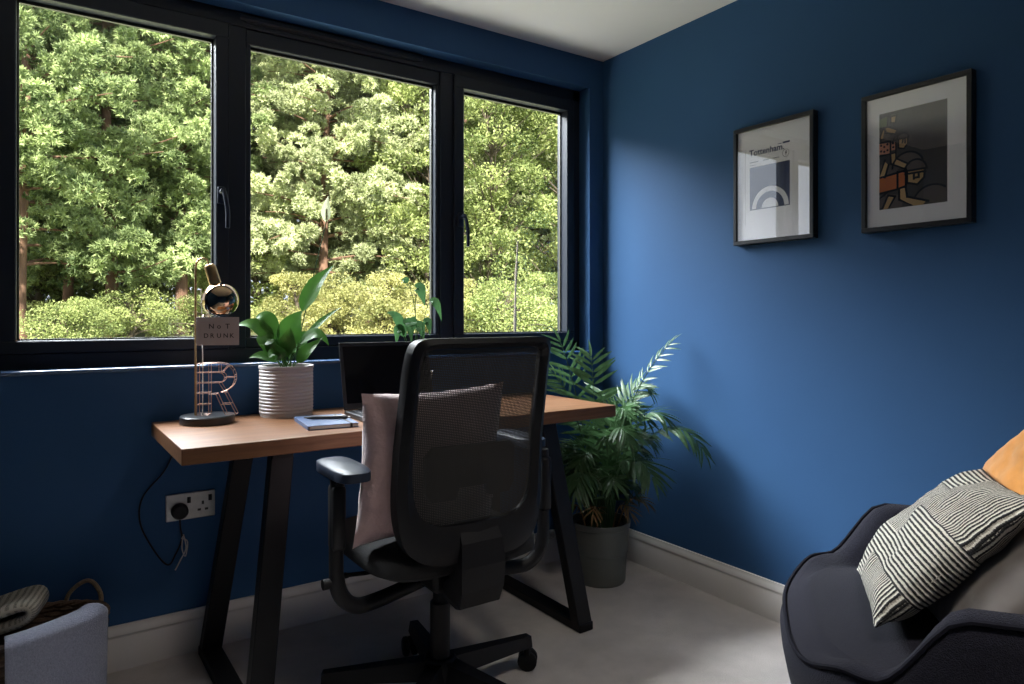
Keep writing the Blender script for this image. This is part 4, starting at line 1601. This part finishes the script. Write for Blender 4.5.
# hunched grey backs and helmets
flat(mt, 'print_backs', ARTG2, disc(0.44, 0.40, 0.046, 0, 180) + disc(0.36, 0.66, 0.030, 0, 180) + disc(0.80, 0.0, 0.056, 48, 155) + [P((0.80, 0.0), (0.988, 0.0), (0.988, 0.135))]
     + [P((0.10, 0.0), (0.34, 0.0), (0.40, 0.12), (0.10, 0.16)), P((0.02, 0.30), (0.30, 0.30), (0.28, 0.44), (0.02, 0.47)), P((0.0, 0.16), (0.10, 0.12), (0.05, 0.02), (0, 0.02)), P((0.04, 0.68), (0.18, 0.68), (0.16, 0.79), (0.04, 0.79))], 1)
# jerseys
flat(mt, 'print_orange_jersey', ARTORANGE, [P((0, 0.18), (0.27, 0.20), (0.27, 0.36), (0, 0.33)), P((0.30, 0.20), (0.40, 0.22), (0.40, 0.35), (0.30, 0.36))], 2)
flat(mt, 'print_spotted_jersey', ARTPINK, [P((0, 0.58), (0.16, 0.57), (0.18, 0.68), (0, 0.69)), P((0.19, 0.60), (0.25, 0.60), (0.25, 0.68), (0.19, 0.68))], 2)
flat(mt, 'print_green_jersey', ARTGREEN, [P((0, 0.86), (0.12, 0.86), (0.13, 0.96), (0, 0.94))], 2)
# arms, legs and faces
flat(mt, 'print_skin', ARTTAN, [P((0.31, 0.19), (0.40, 0.19), (0.42, 0.10), (0.70, 0.03), (0.66, 0.0), (0.52, 0.0), (0.31, 0.09)), P((0.05, 0.0), (0.14, 0.0), (0.24, 0.12), (0.14, 0.14)),
                               P((0.0, 0.34), (0.08, 0.34), (0.14, 0.46), (0.08, 0.50)), P((0.19, 0.56), (0.25, 0.57), (0.26, 0.50), (0.44, 0.42), (0.38, 0.40), (0.20, 0.47)),
                               P((0.10, 0.84), (0.14, 0.86), (0.27, 0.80), (0.24, 0.77), (0.12, 0.80)), P((0.02, 0.74), (0.06, 0.74), (0.08, 0.82), (0.05, 0.83)),
                               P((0.43, 0.24), (0.58, 0.22), (0.68, 0.27), (0.68, 0.36), (0.43, 0.36)), P((0.30, 0.62), (0.38, 0.60), (0.43, 0.64), (0.43, 0.70), (0.30, 0.70)),
                               P((0.18, 0.89), (0.24, 0.88), (0.26, 0.92), (0.26, 0.96), (0.18, 0.96))], 3)
flat(mt, 'print_helmets', ARTG2, disc(0.555, 0.36, 0.031, 0, 180) + disc(0.365, 0.695, 0.018, 0, 180) + disc(0.22, 0.945, 0.012, 0, 180), 3)
bl = []
bl += arcs(0.555, 0.36, 0.031, 0, 180) + arcs(0.365, 0.695, 0.018, 0, 180, 0.005) + arcs(0.22, 0.945, 0.011, 0, 180, 0.003)
bl += arcs(0.44, 0.40, 0.046, 20, 180) + arcs(0.36, 0.66, 0.030, 60, 180, 0.005) + arcs(0.80, 0.0, 0.056, 50, 155)
for q in ((0.39, 0.36, 0.72, 0.36), (0.40, 0.33, 0.70, 0.33), (0.43, 0.36, 0.43, 0.24), (0.43, 0.24, 0.58, 0.21), (0.58, 0.21, 0.68, 0.27), (0.68, 0.27, 0.69, 0.36), (0.53, 0.33, 0.53, 0.27), (0.60, 0.33, 0.60, 0.28), (0.60, 0.28, 0.56, 0.28),
          (0.0, 0.335, 0.42, 0.37), (0.0, 0.17, 0.27, 0.19), (0.285, 0.20, 0.285, 0.37), (0.27, 0.19, 0.41, 0.21), (0.41, 0.21, 0.41, 0.36), (0.31, 0.19, 0.31, 0.08), (0.41, 0.19, 0.43, 0.10), (0.43, 0.10, 0.74, 0.03), (0.31, 0.08, 0.50, 0.0),
          (0.14, 0.14, 0.05, 0.0), (0.25, 0.12, 0.15, 0.0), (0.14, 0.14, 0.25, 0.12), (0.0, 0.12, 0.12, 0.17), (0.0, 0.36, 0.09, 0.51), (0.09, 0.33, 0.15, 0.46), (0.18, 0.57, 0.18, 0.46), (0.18, 0.46, 0.42, 0.38), (0.26, 0.57, 0.26, 0.51), (0.26, 0.51, 0.46, 0.43),
          (0.0, 0.56, 0.26, 0.57), (0.0, 0.70, 0.30, 0.70), (0.175, 0.57, 0.175, 0.70), (0.26, 0.57, 0.26, 0.70), (0.29, 0.70, 0.45, 0.70), (0.30, 0.70, 0.30, 0.61), (0.30, 0.61, 0.38, 0.595), (0.38, 0.595, 0.44, 0.64), (0.44, 0.64, 0.44, 0.70),
          (0.0, 0.85, 0.13, 0.85), (0.0, 0.96, 0.16, 0.97), (0.125, 0.85, 0.14, 0.97), (0.16, 0.95, 0.28, 0.95), (0.18, 0.95, 0.18, 0.885), (0.18, 0.885, 0.25, 0.875), (0.25, 0.875, 0.27, 0.95), (0.10, 0.79, 0.25, 0.76), (0.14, 0.85, 0.28, 0.80),
          (0.0, 0.73, 0.06, 0.84), (0.37, 0.69, 0.36, 0.655), (0.40, 0.69, 0.40, 0.65)):
    wd = 0.013 if q[1] < 0.45 else 0.009
    bl.append(thick(*q, wd))
for (u, v) in ((0.03, 0.61), (0.08, 0.65), (0.13, 0.61), (0.03, 0.67), (0.13, 0.67), (0.08, 0.60), (0.22, 0.63), (0.22, 0.67)):
    bl += disc(u, v, 0.0035, 0, 360, 8)
flat(mt, 'print_outlines', ARTBLACK, bl, 4)

# ------------------------------------------------------------------ armchair
AC = thing('tub_armchair', 'navy tweed tub armchair with swooping arms by the right wall', 'armchair', (1.629, 0.716, 0), R(37.0))
# local +y is the seat front, x across; closed loop of stations round the tub
SW, SD = 0.392, 0.335


def station(q):
    """q: 0 at the front middle, going round; returns plan point (unit), rim height, wall thickness"""
    c, s = math.sin(q), math.cos(q)           # x, y on circle, front is s = 1
    e = 3.0
    x = math.copysign(abs(c) ** (2 / e), c)
    y = math.copysign(abs(s) ** (2 / e), s)
    return x, y


def sstep(a, b, t):
    t = min(1, max(0, (t - a) / (b - a)))
    return t * t * (3 - 2 * t)


def rim(y):
    """rim height from the front (y=1) to the back (y=-1)"""
    return 0.405 + 0.045 * sstep(1.0, 0.72, y) + 0.14 * sstep(0.62, 0.18, y) + 0.20 * sstep(-0.35, -1.0, y)


NQ = 96
rows = 11
vs = []
pip = []
for i in range(NQ):
    q = 2 * math.pi * i / NQ
    x, y = station(q)
    rz_ = rim(y)
    fr_ = sstep(0.55, 1.0, y)                 # 1 on the front edge
    th_ = 0.085 * (1 - fr_) + 0.07 * fr_
    X, Y = x * SW, y * SD
    n2 = Vector((x / SW, y / SD)).normalized() if True else None
    o = Vector((X, Y))
    inn = o - n2 * th_
    midp = o - n2 * th_ * 0.5
    seat_z = 0.425
    pts = [(o.x * 0.70, o.y * 0.72, 0.215), (o.x * 0.86, o.y * 0.88, 0.225), (o.x * 0.965, o.y * 0.97, 0.30), (o.x, o.y, rz_ - 0.055), (o.x - n2.x * 0.012, o.y - n2.y * 0.012, rz_ - 0.015),
           (midp.x, midp.y, rz_), (inn.x + n2.x * 0.014, inn.y + n2.y * 0.014, (rz_ - 0.014) * (1 - fr_) + 0.420 * fr_), (inn.x, inn.y, max(seat_z + 0.004, rz_ - 0.055)),
           (inn.x * 0.97, inn.y * 0.97, seat_z + 0.002), (inn.x * 0.80, inn.y * 0.80, seat_z + 0.012), (inn.x * 0.4, inn.y * 0.4, seat_z + 0.016)]
    vs += pts
    pip.append(Vector((o.x - n2.x * 0.010, o.y - n2.y * 0.010, rz_ - 0.012)))
fs = []
for i in range(NQ):
    i2 = (i + 1) % NQ
    for j in range(rows - 1):
        fs.append((i * rows + j, i2 * rows + j, i2 * rows + j + 1, i * rows + j + 1))
vs.append((0, 0, 0.441))
fs += [(i * rows + rows - 1, ((i + 1) % NQ) * rows + rows - 1, len(vs) - 1) for i in range(NQ)]
vs.append((0, 0, 0.215))
fs += [(i * rows, len(vs) - 1, ((i + 1) % NQ) * rows) for i in range(NQ)]
mb = MB()
mb.add(vs, fs)
sh = mb.build('tub_shell', DENIM, AC, smooth=True, angle=80)
mb = MB()
mb.tube(pip, 0.0048, 6, closed=True)
mb.build('piping', PIPING, AC, smooth=True)
for (lx, ly) in ((-0.22, 0.20), (0.22, 0.20), (-0.20, -0.20), (0.20, -0.20)):
    mb = MB()
    mb.tube([(lx, ly, 0.235), (lx * 1.12, ly * 1.14, 0.12), (lx * 1.24, ly * 1.28, 0.0)], [0.021, 0.017, 0.011], 14)
    mb.build('leg', LEGWOOD, AC, smooth=True, angle=50)
MA = Matrix.Translation((1.629, 0.716, 0)) @ Matrix.Rotation(R(37.0), 4, 'Z')


def loc(p):
    return MA @ Vector(p)


def vec(p):
    return MA.to_3x3() @ Vector(p)


cushion('scatter_cushion', 0.41, 0.39, 0.13, frame_of(loc((0.005, 0.02, 0.600)), vec((-1, 0.05, 0.05)), vec((0, -0.72, 0.72))), STRIPES, n_=44, seed=2.0, wr=0.012,
        label='black and cream striped woven cushion at the front of the armchair', ears=0.05)
cushion('scatter_cushion', 0.40, 0.36, 0.12, frame_of(loc((-0.07, -0.085, 0.575)), vec((-1, -0.05, 0.0)), vec((0, -0.62, 0.78))), TAUPE, seed=7.0, wr=0.010,
        label='dark taupe cushion between the striped and mustard cushions')
cushion('scatter_cushion', 0.42, 0.42, 0.12, frame_of(loc((0.045, -0.205, 0.700)), vec((-0.80, 0.08, -0.60)), vec((-0.55, -0.35, 0.75))), MUSTARD, seed=9.0, wr=0.014,
        label='mustard velvet cushion at the back of the armchair')

# ------------------------------------------------------------------ basket with throws
BC = Vector((-0.105, 2.285, 0))
bsk = thing('wicker_basket', 'dark oval wicker basket with rope handles on the floor at lower left', 'basket', BC)
BA, BB, BH = 0.240, 0.130, 0.252


def oval(q, z, off=0.0):
    t = 0.86 + 0.14 * z / BH
    return ((BA * t + off) * math.cos(q), (BB * t + off) * math.sin(q), z)


mb = MB()
mb.prism([oval(2 * math.pi * i / 40, 0.0, -0.004)[:2] for i in range(40)], 0.003, 0.011)
mb.build('basket_bottom', WICKER, bsk)
nr = 19
for k in range(nr):
    z = 0.012 + (BH - 0.02) * k / (nr - 1)
    pts = []
    for i in range(96):
        q = 2 * math.pi * i / 96
        pts.append(oval(q, z + 0.001 * math.sin(q * 7 + k), 0.0045 * math.cos(q * 24 + math.pi * k)))
    mb = MB()
    mb.tube(pts, 0.0082, 6, closed=True)
    mb.build('weave_row', WICKER, bsk, smooth=True)
for k in range(24):
    q = 2 * math.pi * (k + 0.5) / 24
    mb = MB()
    mb.tube([oval(q, 0.006), oval(q, BH)], 0.0042, 5)
    mb.build('stake', WICKER, bsk)
mb = MB()
for ph in (0, math.pi):
    mb.tube([oval(2 * math.pi * i / 120, BH + 0.004 + 0.004 * math.sin(i * 0.9 + ph), 0.004 * math.cos(i * 0.9 + ph)) for i in range(120)], 0.0075, 6, closed=True)
mb.build('rim', WICKER, bsk, smooth=True)
for q0 in (R(38), R(218)):
    mb = MB()
    a, b = q0 - 0.26, q0 + 0.26
    pts = catmull([oval(a, BH - 0.05, 0.006), oval(a, BH + 0.025, 0.008), oval(q0, BH + 0.066, 0.006), oval(b, BH + 0.025, 0.008), oval(b, BH - 0.05, 0.006)], 8)
    mb.tube(pts, 0.0062, 8)
    mb.build('handle', ROPE, bsk, smooth=True)

# cream throw, folded over and stuffed upright into the basket


def slab_fold(path, thick_, width, direction, seed):
    """thick cloth following a path (in its own plane), extruded sideways"""
    pts = [Vector(p) for p in path]
    d = Vector(direction).normalized()
    mbx = MB()
    uvs = []
    nw = 26
    k = len(pts)
    nrm = []
    for i in range(k):
        tg = (pts[min(i + 1, k - 1)] - pts[max(i - 1, 0)]).normalized()
        nrm.append(tg.cross(d).normalized())
    for side in (1, -1):
        for i in range(k):
            for j in range(nw):
                s = j / (nw - 1)
                ro = math.sqrt(max(0.0, 1 - (2 * s - 1) ** 6))
                end = min(1.0, min(i, k - 1 - i) / 1.5 + 0.15)
                p = pts[i] + d * width * (s - 0.5) + nrm[i] * side * thick_ / 2 * (0.25 + 0.75 * ro) * end
                p = p + Vector((0, 0, 0.010 * nz(p, 9, seed)))
                mbx.v.append(tuple(p))
                uvs.append((s * 3, i / k * 5))
    o = k * nw
    for i in range(k - 1):
        for j in range(nw - 1):
            a = i * nw + j
            mbx.f.append((a, a + 1, a + nw + 1, a + nw))
            mbx.f.append((o + a, o + a + nw, o + a + nw + 1, o + a + 1))
    for i in range(k - 1):
        for j in (0, nw - 1):
            a = i * nw + j
            mbx.f.append((a, a + nw, o + a + nw, o + a))
    for i in (0, k - 1):
        for j in range(nw - 1):
            a = i * nw + j
            mbx.f.append((a, a + 1, o + a + 1, o + a))
    return mbx, uvs


fold = catmull([(-0.17, 0, -0.04), (-0.15, 0, 0.02), (-0.05, 0, 0.045), (0.045, 0, 0.070), (0.066, 0, 0.050), (0.045, 0, 0.028), (-0.02, 0, 0.010), (-0.06, 0, -0.04)], 6)
mbx, uvs = slab_fold(fold, 0.030, 0.155, (0, 1, 0), 4.0)
th1 = mbx.build('folded_throw', BANDS, None, smooth=True, angle=80, uvs=uvs)
th1.location = (BC.x + 0.015, BC.y + 0.012, BH + 0.005)
th1.rotation_euler = (0, 0, R(-12))
tag(th1, 'cream throw with black stitched bands folded in the wicker basket', 'throw')
# blue-grey throw hanging over the front of the basket


def drape(u, v):
    q = R(-87 + 58 * u)                       # along the front rim
    s = v * 0.375
    tilt = 0.020 * (u - 0.35)
    wob = 0.005 * math.sin(u * 9 + v * 2) * v
    if s < 0.08:                              # inside, rising
        t = s / 0.08
        off, z = -0.030, BH - 0.055 + 0.065 * t
    elif s < 0.15:                            # over the rim
        t = (s - 0.08) / 0.07
        off, z = -0.030 + 0.058 * (0.5 - 0.5 * math.cos(math.pi * t)), BH + 0.012 + 0.016 * math.sin(math.pi * t)
    else:
        t = s - 0.15
        off, z = 0.028, BH + 0.012 - t * 1.02
    p = oval(q, BH, off + wob)
    return (p[0], p[1], z + (tilt if s > 0.05 else 0))


mb = MB()
mb.grid(drape, 40, 44)
bw = mb.build('hanging_throw', BLUEW, None, smooth=True, angle=80)
bw.location = BC
so = bw.modifiers.new('thickness', 'SOLIDIFY')
so.thickness = 0.010
so.offset = 1
tag(bw, 'blue-grey woven throw hanging over the front of the wicker basket', 'throw')
